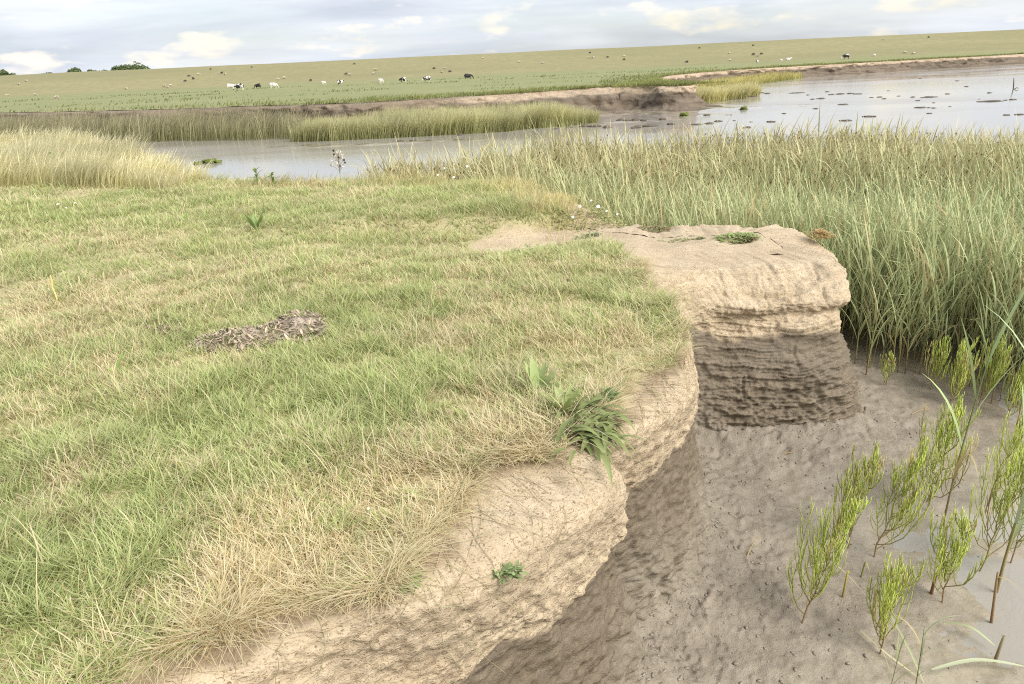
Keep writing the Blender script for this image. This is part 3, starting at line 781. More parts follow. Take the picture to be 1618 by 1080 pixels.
parts.append(blades(P, (.03+.085*rng.random(n)**1.5)*cl_, (.0022+.0004*np.hypot(P2[:, 0], P2[:, 1]))*(.6+.6*rng.random(n)), azo, .3+.6*rng.random(n), .9+1.0*rng.random(n), c0*.9, c1, 4))
V, Q, T, c = join(parts)
tag(obj('rim_grass', mesh('rim_grass', V, Q, T, c), M_grass), 'matted dry grass hanging over the lip of the clay bank', 'grass', kind='stuff')
parts = []
x, y = sample_polar(2600, 1.3, 13, -46, 12, .9); ok = (sdG(x, y) > .05) & (bare(x, y) < .1) & (fbm(x*1.3, y*1.3, 0, 2, 261) > .05); x, y = x[ok], y[ok]; n = len(x)
for px, py, k_ in ((262, 800, 16), (300, 790, 12), (190, 800, 10), (20, 400, 14), (725, 520, 14), (640, 480, 10)):
    q_ = at(px, py); x = np.r_[x, q_[0]+rng.normal(0, .05, k_)]; y = np.r_[y, q_[1]+rng.normal(0, .05, k_)]
n = len(x); xl = np.arange(n) >= n-76
c1 = np.array([.80, .72, .46])*(.8+.35*rng.random((n, 1))); c0 = c1*np.array([.7, .72, .6])
parts.append(blades(np.c_[x, y, ztop(x, y)-.005], np.where(xl, .17+.14*rng.random(n), .10+.14*rng.random(n)**1.5), .0024+.00055*np.hypot(x, y), np.where(xl, 1.2+.5*rng.normal(size=n), rng.random(n)*6.28), .15+.5*rng.random(n), .1+.4*rng.random(n), c0, c1, 4))
V, Q, T, c = join(parts)
tag(obj('seed_stalks', mesh('seed_stalks', V, Q, T, c), M_grass), 'thin pale grass stalks standing above the short turf', 'grass', kind='stuff')

# tall yellow grass at the back left of the marsh
def tall(name, label, n, region, hfun, cA, cB, cT, zf, wmul=1.0, azm=1.4, segs=3, leanm=.25):
    x, y = region(n); n = len(x)
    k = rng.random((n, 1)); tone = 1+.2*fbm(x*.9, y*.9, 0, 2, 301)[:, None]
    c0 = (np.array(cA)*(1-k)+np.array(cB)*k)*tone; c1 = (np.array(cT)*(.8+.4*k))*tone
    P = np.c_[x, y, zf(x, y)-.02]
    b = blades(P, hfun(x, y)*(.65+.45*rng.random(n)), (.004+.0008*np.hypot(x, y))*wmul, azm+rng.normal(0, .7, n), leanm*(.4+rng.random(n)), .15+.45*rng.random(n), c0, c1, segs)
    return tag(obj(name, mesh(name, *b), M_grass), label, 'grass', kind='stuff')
def reg_tallgrass(n):
    x, y = sample_polar(n, 10.5, 24, -46, -14, 1.2)
    e = .8*vn(x*.8, y*.8, 0, 311)
    ok = (sdG(x, y) > -.1) & (y + .30*(x+8) > 12.1+.5*e) & (x + .16*(y-12) < -4.9+.35*e)
    return x[ok], y[ok]
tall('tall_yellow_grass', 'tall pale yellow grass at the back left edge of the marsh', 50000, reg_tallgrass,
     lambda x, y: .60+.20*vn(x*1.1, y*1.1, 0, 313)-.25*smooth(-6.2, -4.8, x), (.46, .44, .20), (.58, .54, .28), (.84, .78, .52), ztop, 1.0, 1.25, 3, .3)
def reg_backfringe(n):
    i = rng.integers(0, len(tc_), n); g = cat_t(BK[:, 0], 34.5+rng.random(n)*6.2); x, y = g[:, 0]+rng.normal(0, .2, n)-.1, g[:, 1]-.3+rng.normal(0, .3, n)
    return x, y
tall('fringe_grass', 'loose yellow green grass along the far edge of the turf before the creek', 5000, reg_backfringe,
     lambda x, y: .15+.09*vn(x*2, y*2, 0, 317), (.36, .35, .13), (.46, .41, .17), (.72, .63, .34), ztop, .6, 1.2, 3, .3)

# ------------------------------------------------------------------ reed bed
def strips(P, h, dirs, w, c0, c1, wprof=(1, 1, .75, 0)):
    """curved leaves given as arrays of points (n,k,3)"""
    n, k, _ = P.shape
    T = P[:, -1]-P[:, 0]; S_ = np.cross(T, [0, 0, 1.0]); S_ /= np.linalg.norm(S_, axis=1)[:, None]+1e-6
    tw = rng.normal(0, .8, n)[:, None]; S_ = S_*np.cos(tw)+np.c_[T[:, 0]*0, T[:, 0]*0, np.ones(n)]*np.sin(tw)*.6
    Vs, cs = [], []
    for i in range(k):
        ww = (w*wprof[i])[:, None]*.5; col = c0+(c1-c0)*(i/(k-1))
        Vs += [P[:, i]-S_*ww, P[:, i]+S_*ww]; cs += [col, col]
    V = np.stack(Vs, 1).reshape(-1, 3); cc = np.stack(cs, 1).reshape(-1, 3)
    b = (np.arange(n)*2*k)[:, None]
    Q = np.concatenate([b+np.array([[2*i, 2*i+1, 2*i+3, 2*i+2]]) for i in range(k-1)])
    return V, Q, None, cc
def reed_leaves(x, y, z, H, nl, big):
    """leaves for reeds rooted at x,y,z with height H"""
    n = len(x); parts = []
    az0 = rng.random(n)*6.28; tilt = rng.normal(0, .05, (n, 2))+np.array([.05, 0])
    r = np.hypot(x, y)
    tan_ = np.clip(smooth(8.5, 14.5, y+.25*np.abs(x-4))*.85+.15*fbm(x*.8, y*.8, 0, 2, 331), 0, 1)[:, None]
    # stems
    top = np.stack([x+tilt[:, 0]*H, y+tilt[:, 1]*H, z+H], 1); bot = np.stack([x, y, z-.02], 1)
    SP = np.stack([bot, bot*.66+top*.34, bot*.33+top*.67, top], 1)
    cb = np.array([.30, .25, .12])*(.7+.6*rng.random((n, 1))); ct = np.array([.24, .27, .12])*(1-tan_)+np.array([.40, .35, .17])*tan_
    parts.append(strips(SP, H, None, (.006+.0005*r), cb, ct, (1, 1, .8, .4)))
    for l in range(nl):
        f = .18+.72*(l+rng.random(n)*.8)/nl
        az = az0+l*2.4+rng.normal(0, .5, n)
        L = H*(.36+.30*rng.random(n)); up_ = .80+.18*rng.random(n)
        base = bot+(top-bot)*f[:, None]
        dr = np.stack([np.sin(az), np.cos(az), 0*az], 1)
        bend = .05+.42*rng.random(n)**2.5
        pts = []
        for u in (0, .34, .68, 1.0):
            p = base+dr*(L*(.30*u+bend*u*u))[:, None]; p = p.copy(); p[:, 2] += L*(up_*u-.75*bend*u*u*u)
            pts.append(p)
        k = rng.random((n, 1))
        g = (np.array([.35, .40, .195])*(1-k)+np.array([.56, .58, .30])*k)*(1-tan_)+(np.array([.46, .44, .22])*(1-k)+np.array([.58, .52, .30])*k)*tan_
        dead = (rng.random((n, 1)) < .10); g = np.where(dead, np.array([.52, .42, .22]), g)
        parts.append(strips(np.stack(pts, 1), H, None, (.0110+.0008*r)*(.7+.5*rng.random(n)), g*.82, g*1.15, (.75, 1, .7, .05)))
    return parts, top, tan_
BED = np.array([(-2.2, 12.1), (-.9, 11.2), (-.1, 10.5), (.6, 9.6), (1.1, 8.7), (1.5, 8.05), (2.2, 7.85), (2.95, 7.55), (3.15, 6.9), (3.35, 6.55), (3.75, 6.45), (4.1, 6.0), (4.4, 5.7), (5.0, 5.4), (7, 5.2), (9, 5.5), (16, 13.5), (15, 16.6), (10, 16.9), (7, 16.6), (4, 16.4), (1.5, 15.6), (0, 14.6), (-2.6, 13.2)])
def reed_xy(n, r0, r1, ex):
    x, y = sample_polar(n, r0, r1, -14, 52, ex); ok = pip(x+.12*vn(x*3, y*3, 0, 341), y+.25*vn(x*1.7, y*1.7, 0, 343), BED)
    x, y = x[ok], y[ok]; df = seg_dist(x, y, BED[7:16]); ok = rng.random(len(x)) < .3+.7*smooth(.1, .8, df)
    return x[ok], y[ok]
def reed_h(x, y):
    return 1.02+.16*smooth(9, 14, y)+.14*vn(x*.7, y*.7, 0, 351)+.16*smooth(9, 12, y)*smooth(5, 0, x)+.05*rng.normal(size=len(x))
parts = []
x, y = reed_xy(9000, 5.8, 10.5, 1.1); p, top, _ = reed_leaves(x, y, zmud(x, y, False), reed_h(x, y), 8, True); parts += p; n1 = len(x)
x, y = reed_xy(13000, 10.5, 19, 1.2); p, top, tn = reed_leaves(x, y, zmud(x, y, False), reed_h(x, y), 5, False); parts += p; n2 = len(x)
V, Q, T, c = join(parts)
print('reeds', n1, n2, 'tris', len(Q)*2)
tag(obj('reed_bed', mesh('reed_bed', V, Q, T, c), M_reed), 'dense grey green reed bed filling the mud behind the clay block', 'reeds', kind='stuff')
# brown flower heads over the far part of the bed
hp = top[(tn[:, 0] > .3) & (rng.random(len(top)) < .30)]
mb = []
n = len(hp); az = rng.random(n)*6.28
for k in range(3):
    a_ = az+k*2.1; dv_ = np.stack([np.sin(a_)*.5, np.cos(a_)*.5, np.full(n, .9)], 1)
    P = np.stack([hp, hp+dv_*.016, hp+dv_*.034, hp+dv_*.048], 1)
    cc = np.array([.17, .10, .045])*(.7+.8*rng.random((n, 1)))
    mb.append(strips(P, 1, None, np.full(n, .019), cc, cc*1.2, (.5, 1, .9, .2)))
V, Q, T, c = join(mb)
tag(obj('reed_flower_heads', mesh('reed_flower_heads', V, Q, T, c), M_dry), 'small brown flower heads over the back of the reed bed', 'flower heads', kind='stuff')

# single reeds: built once in four forms, then copied
def make_reed(H, nl, seed, cg=(.40, .45, .21), bent=0.0):
    rs = np.random.default_rng(seed); st = MB(); u = np.linspace(0, 1, 6)
    ta = rs.random()*6.28; tl = .05+.05*rs.random()+bent
    P = np.stack([np.sin(ta)*tl*H*u**1.6, np.cos(ta)*tl*H*u**1.6, H*u-.03], 1)
    cst = np.array([[.20, .13, .06], [.38, .32, .14], [.36, .36, .15], [.28, .33, .15], [.26, .32, .15], [.26, .32, .15]])
    st.tube(P, np.array([.0062, .0055, .005, .0045, .0035, .002]), 4, cst)
    lv = []
    for l in range(nl):
        f = .22+.70*(l+rs.random()*.6)/nl; b = np.array([np.interp(f, u, P[:, k]) for k in range(3)])
        az = ta+l*2.6+rs.normal()*.4; L = H*(.36+.22*rs.random()); bend = .08+.5*rs.random()**2
        w = np.linspace(0, 1, 8); d_ = np.array([math.sin(az), math.cos(az), 0])
        Q_ = b+np.outer(L*(.26*w+bend*w*w), d_); Q_[:, 2] += L*(.92*w-.75*bend*w**3)
        g = np.array(cg)*(.85+.35*rs.random()); 
        if rs.random() < .12: g = np.array([.50, .41, .21])
        m_ = MB(); m_.leaf(Q_, .0075*np.array([.7, .9, 1, 1, .9, .7, .4, .04]), g*np.linspace(.85, 1.12, 8)[:, None]); lv.append(m_.mesh('reed_leaf'))
    return st.mesh('reed_stem'), lv
forms = [make_reed(1.0, 7, 11), make_reed(.92, 6, 12), make_reed(1.08, 8, 13), make_reed(.85, 6, 14)]
def put_reed(form, loc, rz, sc_, label, group=None, name='reed_plant'):
    e = empty(name, loc, label, 'reed', group, rz); e.scale = (sc_, sc_, sc_)
    obj('stem', form[0], M_reed, e)
    for l in form[1]: obj('leaf', l, M_reed, e)
    return e
edge = resample(BED[7:16], 400)
for i in range(110):
    p = edge[int(rng.integers(0, 330))]+rng.normal(0, .12, 2)+np.array([-.02, -.05])
    if pip(np.array([p[0]]), np.array([p[1]]), PM)[0] or p[0] > 5.3: continue
    z = float(zmud(np.array([p[0]]), np.array([p[1]]), False)[0])
    put_reed(forms[i % 4], (p[0], p[1], z), float(rng.random()*6.28), float(.8+.3*rng.random()), 'upright green reed in the front row of the reed bed beside the mud', 'front row reeds')

# ------------------------------------------------------------------ far vegetation
def zfar(x, y): return np.maximum(zmud(x, y), -1.45)
def poly_region(P, r=None):
    P = np.array(P, float)
    def f(n):
        x = P[:, 0].min()+rng.random(n)*np.ptp(P[:, 0]); y = P[:, 1].min()+rng.random(n)*np.ptp(P[:, 1])
        ok = pip(x+.5*vn(x*.9, y*.9, 0, 401), y+.4*vn(x*.7, y*.7, 0, 403), P); return x[ok], y[ok]
    return f
tall('far_reeds', 'band of grey green reeds below the far bank, left of the creek bend', 60000, poly_region([(-46, 47), (-36, 47.2), (-25, 43.2), (-18, 40.3), (-13, 38.4), (-10.2, 38), (-9.4, 40.2), (-13.5, 43), (-21, 45.4), (-33, 52), (-46, 58)]),
     lambda x, y: 1.72+.2*vn(x*.4, y*.4, 0, 411), (.25, .26, .12), (.33, .32, .16), (.50, .45, .28), zfar, .9, 1.2, 2, .15)
tall('far_yellow_grass', 'yellow green grass clump on the mud below the far clay bank', 42000, poly_region([(-10.2, 36.6), (-8, 35.9), (-4, 36.0), (0, 37.0), (3, 38.4), (4.8, 40.2), (5.0, 41.5), (3.2, 42.2), (0, 42.4), (-4, 41.8), (-7, 41), (-9.4, 40)]),
     lambda x, y: (1.30+.22*vn(x*.5, y*.5, 0, 413))*(1-.35*smooth(2, 5, x)), (.33, .35, .15), (.43, .43, .20), (.64, .60, .34), zfar, .9, 1.2, 2, .15)
tall('spit_grass', 'bright yellow grass on the low spit behind the bank end', 26000, poly_region([(11.8, 52), (13, 51.2), (16, 54.5), (19.2, 59.5), (20.4, 62.5), (19.5, 64), (16.5, 65), (13.5, 66), (12.6, 60)]),
     lambda x, y: 1.0+.2*vn(x*.5, y*.5, 0, 417), (.38, .37, .15), (.46, .43, .20), (.66, .60, .31), lambda x, y: np.maximum(zmud(x, y), -1.38), 1.0, 1.2, 2, .15)
tall('inlet_grass', 'green yellow grass at the foot of the distant bank by the inlet', 14000, poly_region([(19, 79), (22, 76.5), (28, 84), (34, 93), (38.5, 98.4), (36, 99.4), (27, 92.5)]),
     lambda x, y: 1.0+.2*vn(x*.5, y*.5, 0, 419), (.35, .36, .11), (.44, .41, .15), (.66, .57, .23), lambda x, y: np.maximum(zmud(x, y), -1.38), 1.0, 1.2, 2, .15)
def reg_rim(n):
    i = rng.integers(0, len(fG), n); x, y = (fG[i]-fo[i]*(rng.random((n, 1))**2*5.0)).T; ok = (y > 38); return x[ok], y[ok]
tall('far_rim_grass', 'rough tussocky grass along the edge of the far bank', 15000, reg_rim, lambda x, y: .22+.14*np.clip(fbm(x*.6, y*.6, 0, 2, 421), -.8, 1), (.19, .21, .07), (.26, .26, .10), (.32, .34, .12), lambda x, y: 0*x+.02, 1.2, 1.2, 2, .3)
def reg_meadow(n):
    x, y = sample_polar(n, 44, 130, -44, 42, 1.0); ok = (fbm(x*.15, y*.3, 0, 3, 431) > .42) & (seg_dist(x, y, fG[::8]) > .4) & ~pip(x, y, np.vstack([fG[::8], [(320, 0), (-130, 0)]])); return x[ok], y[ok]
tall('meadow_weeds', 'scattered dark green tussocks over the far meadow', 22000, reg_meadow, lambda x, y: .24+0*x, (.13, .18, .05), (.19, .22, .07), (.25, .29, .10), lambda x, y: 0*x+.03, 1.3, 1.2, 2, .3)

# ------------------------------------------------------------------ placing on the bank face
rel = Vc-np.array([0, 0, CZ]); dep = rel@fw
fpx = 809+FPX*(rel@CR)/np.maximum(dep, .1); fpy = 540-FPX*(rel@CU)/np.maximum(dep, .1)
fnn = BN.reshape(-1, 3)
def face_pt(px, py, off=0.004):
    d2 = (fpx-px)**2+(fpy-py)**2+np.where(dep < .3, 1e9, 0)
    c_ = np.argsort(d2)[:14]; k_ = c_[np.argmin(dep[c_])]
    return Vc[k_]+fnn[k_]*off
def zt(p): return float(ztop(np.array([p[0]]), np.array([p[1]]))[0])
def zm1(x, y): return float(zmud(np.array([x]), np.array([y]), False)[0])
def top_at(px, py):
    p = at(px, py, 0)
    for _ in range(4): p = at(px, py, zt(p))
    return p
def mud_at(px, py):
    p = at(px, py, -1.4)
    for _ in range(4): p = at(px, py, zm1(p[0], p[1]))
    return p

# fine dead roots and stalks hanging from the turf over the clay
rs = np.random.default_rng(404); m_ = MB(); cols_ = np.where((tt > 6.2) & (tt < 23))[0]
for _ in range(230):
    i0 = int(rs.choice(cols_)); k0 = int(np.searchsorted(vp, 1.0+.25*rs.random())); L = int(rs.integers(5, 26)); di = rs.normal()*4.0
    ks = np.arange(k0, k0+L, 2); ii = np.clip((i0+di*np.arange(len(ks))).astype(int), 0, nseen-1)
    P = S2B[ii, ks]+fnn.reshape(nseen, nv, 3)[ii, ks]*(.004+.006*rs.random()*np.sin(np.linspace(0, 3, len(ks))))[:, None]+rs.normal(0, .004, (len(ks), 3))
    if len(P) > 2: m_.tube(P, np.linspace(.0011, .0005, len(P)), 3, np.array([.50, .41, .25])*rs.uniform(.55, 1.35))
tag(obj('rim_roots', m_.mesh('rim_roots'), M_dry), 'fine dead roots and stalks hanging from the turf over the clay', 'roots', kind='stuff')
# ------------------------------------------------------------------ glasswort on the mud
def curve_up(b, az, L, out, rs, n=5):
    u = np.linspace(0, 1, n); d_ = np.array([math.sin(az), math.cos(az), 0])
    P = b+np.outer(L*out*(1-(1-u)**2), d_); P[:, 2] += L*(.35*u+.65*u*u)*math.sqrt(max(.05, 1-out*out*.6))
    P[1:] += rs.normal(0, .012*L, (n-1, 3)); return P
def glasswort(px, py, hpx, label, lean=(0.12, 0), seed=0, dens=1.0, bare_=.22):
    rs = np.random.default_rng(900+seed); p = mud_at(px, py)
    dist = np.linalg.norm(p-np.array([0, 0, CZ])); H = hpx*dist/FPX*.9; lean = (lean[0]+.09+rs.normal()*.06, lean[1]+rs.normal()*.05)
    e = empty('glasswort', (p[0], p[1], p[2]), label, 'glasswort', 'glasswort plants on the mud')
    u = np.linspace(0, 1, 8); st = np.stack([lean[0]*H*u**1.3, lean[1]*H*u**1.3, H*u], 1); st[1:] += rs.normal(0, .008, (7, 3)); st[0, 2] = -.02
    sb = np.array([.42, .30, .19]); sg_ = np.array([.40, .46, .10]); 
    col = np.array([sb*(1-t_)+sg_*t_ for t_ in np.clip((u-.1)*1.6, 0, 1)])
    m_ = MB(); m_.tube(st, np.linspace(.0052, .0018, 8), 4, col); obj('stem', m_.mesh('glasswort_stem'), M_succ, e)
    nb = int(21*dens); az0 = rs.random()*6.28
    for i in range(nb):
        f = bare_*.3+(.93-bare_*.3)*(i+.5*rs.random())/nb
        b = np.array([np.interp(f, u, st[:, k]) for k in range(3)])
        az = az0+i*1.5708+rs.normal()*.45+(math.pi/2)*(i//2 % 2)
        L = H*((1-f)*.62+.13)*(.75+.4*rs.random()); out = .16+.30*rs.random()
        P = curve_up(b, az, L*rs.choice([.7, 1., 1., 1.25]), out, rs, 6)+np.outer(np.linspace(0, 1, 6)**1.3, np.array([lean[0], lean[1], 0])*L*.8)
        gcol = (np.array([.50, .57, .13]) if rs.random() > .14 else np.array([.50, .44, .17]))*(.75+.5*rs.random()); low = np.array([.36, .27, .14])
        bc = np.array([low*(1-t_)+gcol*t_ for t_ in np.clip(np.linspace(0, 1.6, 6)+.7*(f-.25), 0, 1)])
        m_ = MB(); m_.tube(P, np.linspace(.0038, .0024, 6), 3, bc)
        nl = int(11*dens) if L > .12 else 6
        for j in range(nl):
            g = .22+.72*(j+.4*rs.random())/nl; bb = np.array([np.interp(g, np.linspace(0, 1, 6), P[:, k]) for k in range(3)])
            l2 = L*(.20+.30*(1-g))*(.7+.5*rs.random())+.015
            P2_ = curve_up(bb, az+(1.4 if j % 2 else -1.4)+rs.normal()*.6, l2, .18+.2*rs.random(), rs, 4)
            c2 = gcol*(.9+.35*rs.random())*np.linspace(.85, 1.15, 4)[:, None]
            m_.tube(P2_, np.array([.0022, .0027, .0025, .0012]), 3, c2)
        obj('branch', m_.mesh('glasswort_branch'), M_succ, e)
    return e
GW = [(1390, 1032, 150, 'spreading bright green glasswort at the bottom, beside crossing reed leaves', (.02, 0), 1.0, .25),
      (1489, 952, 150, 'compact glasswort with bare pinkish foot beside a brown reed stub', (0, 0), 1.0, .28),
      (1266, 985, 200, 'glasswort leaning far to the right, furthest left on the mud', (.32, .12), 1.1, .25),
      (1340, 866, 160, 'glasswort rising behind the leaning leftmost one', (.10, 0), 1.0, .2),
      (1381, 880, 170, 'glasswort on a thick pale foot left of the brown puddle', (.22, 0), 1.0, .28),
      (1464, 806, 170, 'tallest dense glasswort, leaning right, right of the smooth mud', (.16, 0), 1.2, .22),
      (1545, 905, 190, 'airy glasswort behind the pale reed stem, twiggy at the foot', (.1, 0), .9, .3),
      (1596, 890, 230, 'large yellowish glasswort at the right edge of the frame', (.12, 0), 1.1, .25),
      (1560, 800, 150, 'glasswort standing between the two tall single reeds', (.05, 0), .9, .25),
      (1500, 640, 95, 'glasswort at the front of the reeds, left of a pair', (.05, 0), 1.1, .15),
      (1545, 640, 100, 'glasswort at the front of the reeds, right one of a pair', (.05, 0), 1.1, .15),
      (1590, 660, 90, 'low glasswort before the reeds near the right edge', (.05, 0), 1.1, .15),
      (1470, 615, 75, 'small glasswort tucked against the reed stems', (.05, 0), 1.0, .15),
      (1400, 608, 50, 'thin seedling glasswort alone before the reeds near the clay block', (.15, 0), .5, .2)]
for i, g in enumerate(GW): glasswort(g[0], g[1], g[2], g[3], g[4], i, g[5], g[6])

# ------------------------------------------------------------------ single reeds on the mud
tallf = make_reed(1.0, 5, 21, (.36, .45, .2)); tall2 = make_reed(1.0, 6, 22, (.42, .5, .28), .05); small = make_reed(.7, 5, 23, (.44, .5, .3), .03)
for px, py, hp_, fm, lb in [(1488, 835, 270, tallf, 'tall single reed standing between glasswort plants left of the paler reed'), (1572, 940, 300, tall2, 'pale stemmed single reed with broad grey green leaves, front right'),
                            (1600, 700, 190, tallf, 'dark stemmed single reed near the right edge below the reed bed')]:
    p = mud_at(px, py); ds = np.linalg.norm(p-np.array([0, 0, CZ])); put_reed(fm, tuple(p), random.random()*6.28, hp_*ds/FPX*1.1, lb)
p = np.array([1.86, 2.72]); put_reed(small, (p[0], p[1], zm1(*p)), .4, .62, 'pale reed with sharp leaves rising from the bottom frame edge')
p = np.array([1.70, 2.66]); put_reed(forms[3], (p[0], p[1], zm1(*p)), 2.1, .45, 'shorter reed at the bottom frame edge left of the pale one')
def stub(px, py, hpx, label, c0, c1, r=.007, lean=.05):
    p = mud_at(px, py); H = hpx*np.linalg.norm(p-np.array([0, 0, CZ]))/FPX*1.1
    e = empty('reed_stub', tuple(p), label, 'reed stub', 'broken reed stubs'); m_ = MB(); u = np.linspace(0, 1, 5)
    m_.tube(np.c_[lean*H*u, 0*u, H*u-.015], r*np.array([1.15, 1, .95, .9, .7]), 6, np.array([np.array(c0)*(1-t_)+np.array(c1)*t_ for t_ in u])); obj('stem', m_.mesh('stub_stem'), M_reed, e)
    m_ = MB(); a_ = random.random()*6; w = np.linspace(0, 1, 6)
    m_.leaf(np.c_[lean*H+.05*H*w+math.sin(a_)*.5*H*w*w, math.cos(a_)*.4*H*w*w, H*.8+H*(.5*w-.75*w*w)], .006*np.array([.6, 1, 1, .8, .5, .05]), np.array(c1)*.95); obj('leaf', m_.mesh('stub_leaf'), M_reed, e)
stub(1331, 943, 42, 'short yellow reed stub right of the leaning glasswort', (.30, .22, .08), (.60, .55, .14), .006)
stub(1471, 937, 32, 'brown reed stub left of the compact glasswort', (.18, .10, .05), (.32, .2, .1), .009)
stub(1566, 985, 75, 'brown sheathed reed stub with a bent dead leaf, front right', (.28, .17, .09), (.48, .36, .2), .0075, -.08)
stub(1571, 1045, 40, 'frayed grey reed stub low at the right bottom', (.25, .18, .1), (.5, .45, .3), .009, .1)
stub(1360, 911, 25, 'tiny green reed stub between two glasswort plants', (.3, .28, .1), (.45, .45, .15), .005, .1)
def fallen(pts, w, label, c):
    P = np.array([mud_at(a_, b_)+np.array([0, 0, h_]) for a_, b_, h_ in pts]); P = cat(P, 14)
    m_ = MB(); ww = w*np.sin(np.linspace(.25, math.pi-.02, 14))**.6; m_.leaf(P, ww, np.array(c)*np.linspace(.85, 1.1, 14)[:, None], fold=.3)
    tag(obj('fallen_reed_leaf', m_.mesh('fallen_leaf'), M_reed), label, 'reed leaf', 'reed leaves lying on the mud')
fallen([(1358, 1000, .02), (1400, 1040, .03), (1450, 1075, .02)], .006, 'pale fallen reed leaf crossing the foot of the lowest glasswort', (.6, .56, .36))
fallen([(1385, 960, .10), (1430, 1040, .08), (1460, 1090, .03)], .006, 'grey green leaf slanting down over the lowest glasswort', (.42, .46, .27))
fallen([(1490, 990, .03), (1530, 1005, .06), (1570, 1030, .04)], .009, 'green fallen leaf reaching the frayed stub', (.46, .52, .30))
fallen([(1470, 1070, .05), (1540, 1055, .05), (1618, 1060, .03)], .012, 'broad grey green leaf lying along the bottom right edge', (.52, .56, .38))
fallen([(1270, 900, .02), (1320, 905, .05), (1375, 960, .04)], .004, 'thin straw stem lying behind the yellow stub', (.62, .53, .33))

# ------------------------------------------------------------------ herbs on the turf
def herb(name, p, label, leaves, cat_='plant', colr=(.22, .33, .09), stem=None, group=None, matl=None, seed=0):
    """leaves: (azimuth deg, length, half width, rise 0..1, droop)"""
    rs = np.random.default_rng(seed+50); e = empty(name, tuple(p), label, cat_, group); matl = matl or M_herb
    if stem: m_ = MB(); m_.tube(np.array(stem), np.linspace(.004, .002, len(stem)), 4, np.array(colr)*.9); obj('stem', m_.mesh('herb_stem'), matl, e)
    for (az, L, hw, rise, droop, *b) in leaves:
        u = np.linspace(0, 1, 8); a_ = R_(az); d_ = np.array([math.sin(a_), math.cos(a_), 0]); b0 = np.array(b[0]) if b else np.array([0, 0, -.008])
        P = b0+np.outer(L*math.sqrt(max(.02, 1-rise*rise))*u, d_); P[:, 2] += L*(rise*u-droop*u*u)
        m_ = MB(); m_.leaf(P, hw*np.array([.25, .55, .85, 1, .95, .75, .42, .03]), np.array(colr)*(.85+.35*rs.random())*np.linspace(.9, 1.1, 8)[:, None], fold=.3); obj('leaf', m_.mesh('herb_leaf'), matl, e)
    return e
herb('broadleaf_plant', top_at(848, 622), 'pale green broad leaved plant standing at the turf edge above the clay', [(-60, .20, .020, .95, .1), (-20, .22, .024, .97, .1), (40, .19, .022, .9, .1), (80, .17, .022, .82, .12), (110, .14, .018, .7, .1), (200, .12, .016, .6, .1), (-120, .13, .018, .75, .1), (10, .17, .02, .85, .1), (60, .16, .02, .7, .15), (140, .15, .018, .6, .2), (-90, .16, .019, .8, .1), (95, .18, .02, .6, .25)], colr=(.30, .38, .15))
herb('broadleaf_plant', top_at(893, 655), 'lower spreading leafy plant between the pale one and the strap leaved one', [(float(a_), float(.17+.07*(a_ % 7)/7), .017, float(.6+.35*((a_*3) % 5)/5), .15) for a_ in range(0, 360, 21)], colr=(.26, .33, .11))
rs = np.random.default_rng(5)
pa = top_at(905, 680); pa = np.array([pa[0], pa[1], zt(pa)])
herb('trailing_aster', pa, 'dark green strap leaved plant hanging over the clay lip', [(float(95+rs.normal()*55), float(.15+.13*rs.random()), float(.009+.005*rs.random()), float(.45+.45*rs.random()), float(.5+.5*rs.random()), (float(rs.normal()*.06+.03), float(rs.normal()*.10), .015)) for _ in range(120)], colr=(.19, .24, .08))
herb('leafy_sprig', top_at(950, 640), 'small dark leafy sprig poking over the clay above the strap leaved plant', [(float(90+rs.normal()*60), float(.06+.06*rs.random()), .009, float(.4+.5*rs.random()), .3, (float(.03*rs.random()), float(rs.normal()*.02), float(.05*rs.random()))) for _ in range(22)], colr=(.20, .29, .11))
herb('dock_rosette', top_at(405, 362), 'dark green rosette of upright leaves in the middle of the turf', [(float(a_), float(.20+.1*rs.random()), .022, float(.7+.25*rs.random()), .1) for a_ in (-80, -50, -20, 20, 60, 95, 130, 200, 260)], colr=(.19, .29, .08))
herb('dock_seedling', top_at(182, 588), 'single bright upright leaf in the turf left of the dry heap', [(40, .14, .016, .85, .05), (-60, .07, .01, .6, .2), (120, .08, .01, .5, .2)], colr=(.27, .42, .09))
herb('dock_seedling', top_at(684, 500), 'little bright green leaf rosette in the pale turf', [(float(a_), .09, .013, .6, .2) for a_ in (-70, 0, 60, 140, 220)], colr=(.25, .40, .09))
herb('dock_seedling', top_at(293, 350), 'small upright leaf pair behind the dark rosette, left', [(20, .16, .015, .9, .05), (-70, .12, .014, .8, .1)], colr=(.22, .33, .09))
herb('rim_rosette', top_at(640, 915), 'small dark green leaf tuft at the lip of the near clay', [(float(a_), .07, .010, .45, .5) for a_ in range(0, 360, 30)], colr=(.17, .27, .07))
herb('rim_rosette', top_at(520, 935), 'low bright leaf tuft in the straw at the near lip', [(float(a_), .055, .010, .4, .4) for a_ in range(0, 360, 40)], colr=(.20, .31, .07))
herb('rim_rosette', top_at(130, 1050), 'low clover like leaf tuft in the bottom left corner', [(float(a_), .05, .011, .5, .3) for a_ in range(0, 360, 30)], colr=(.24, .38, .07))
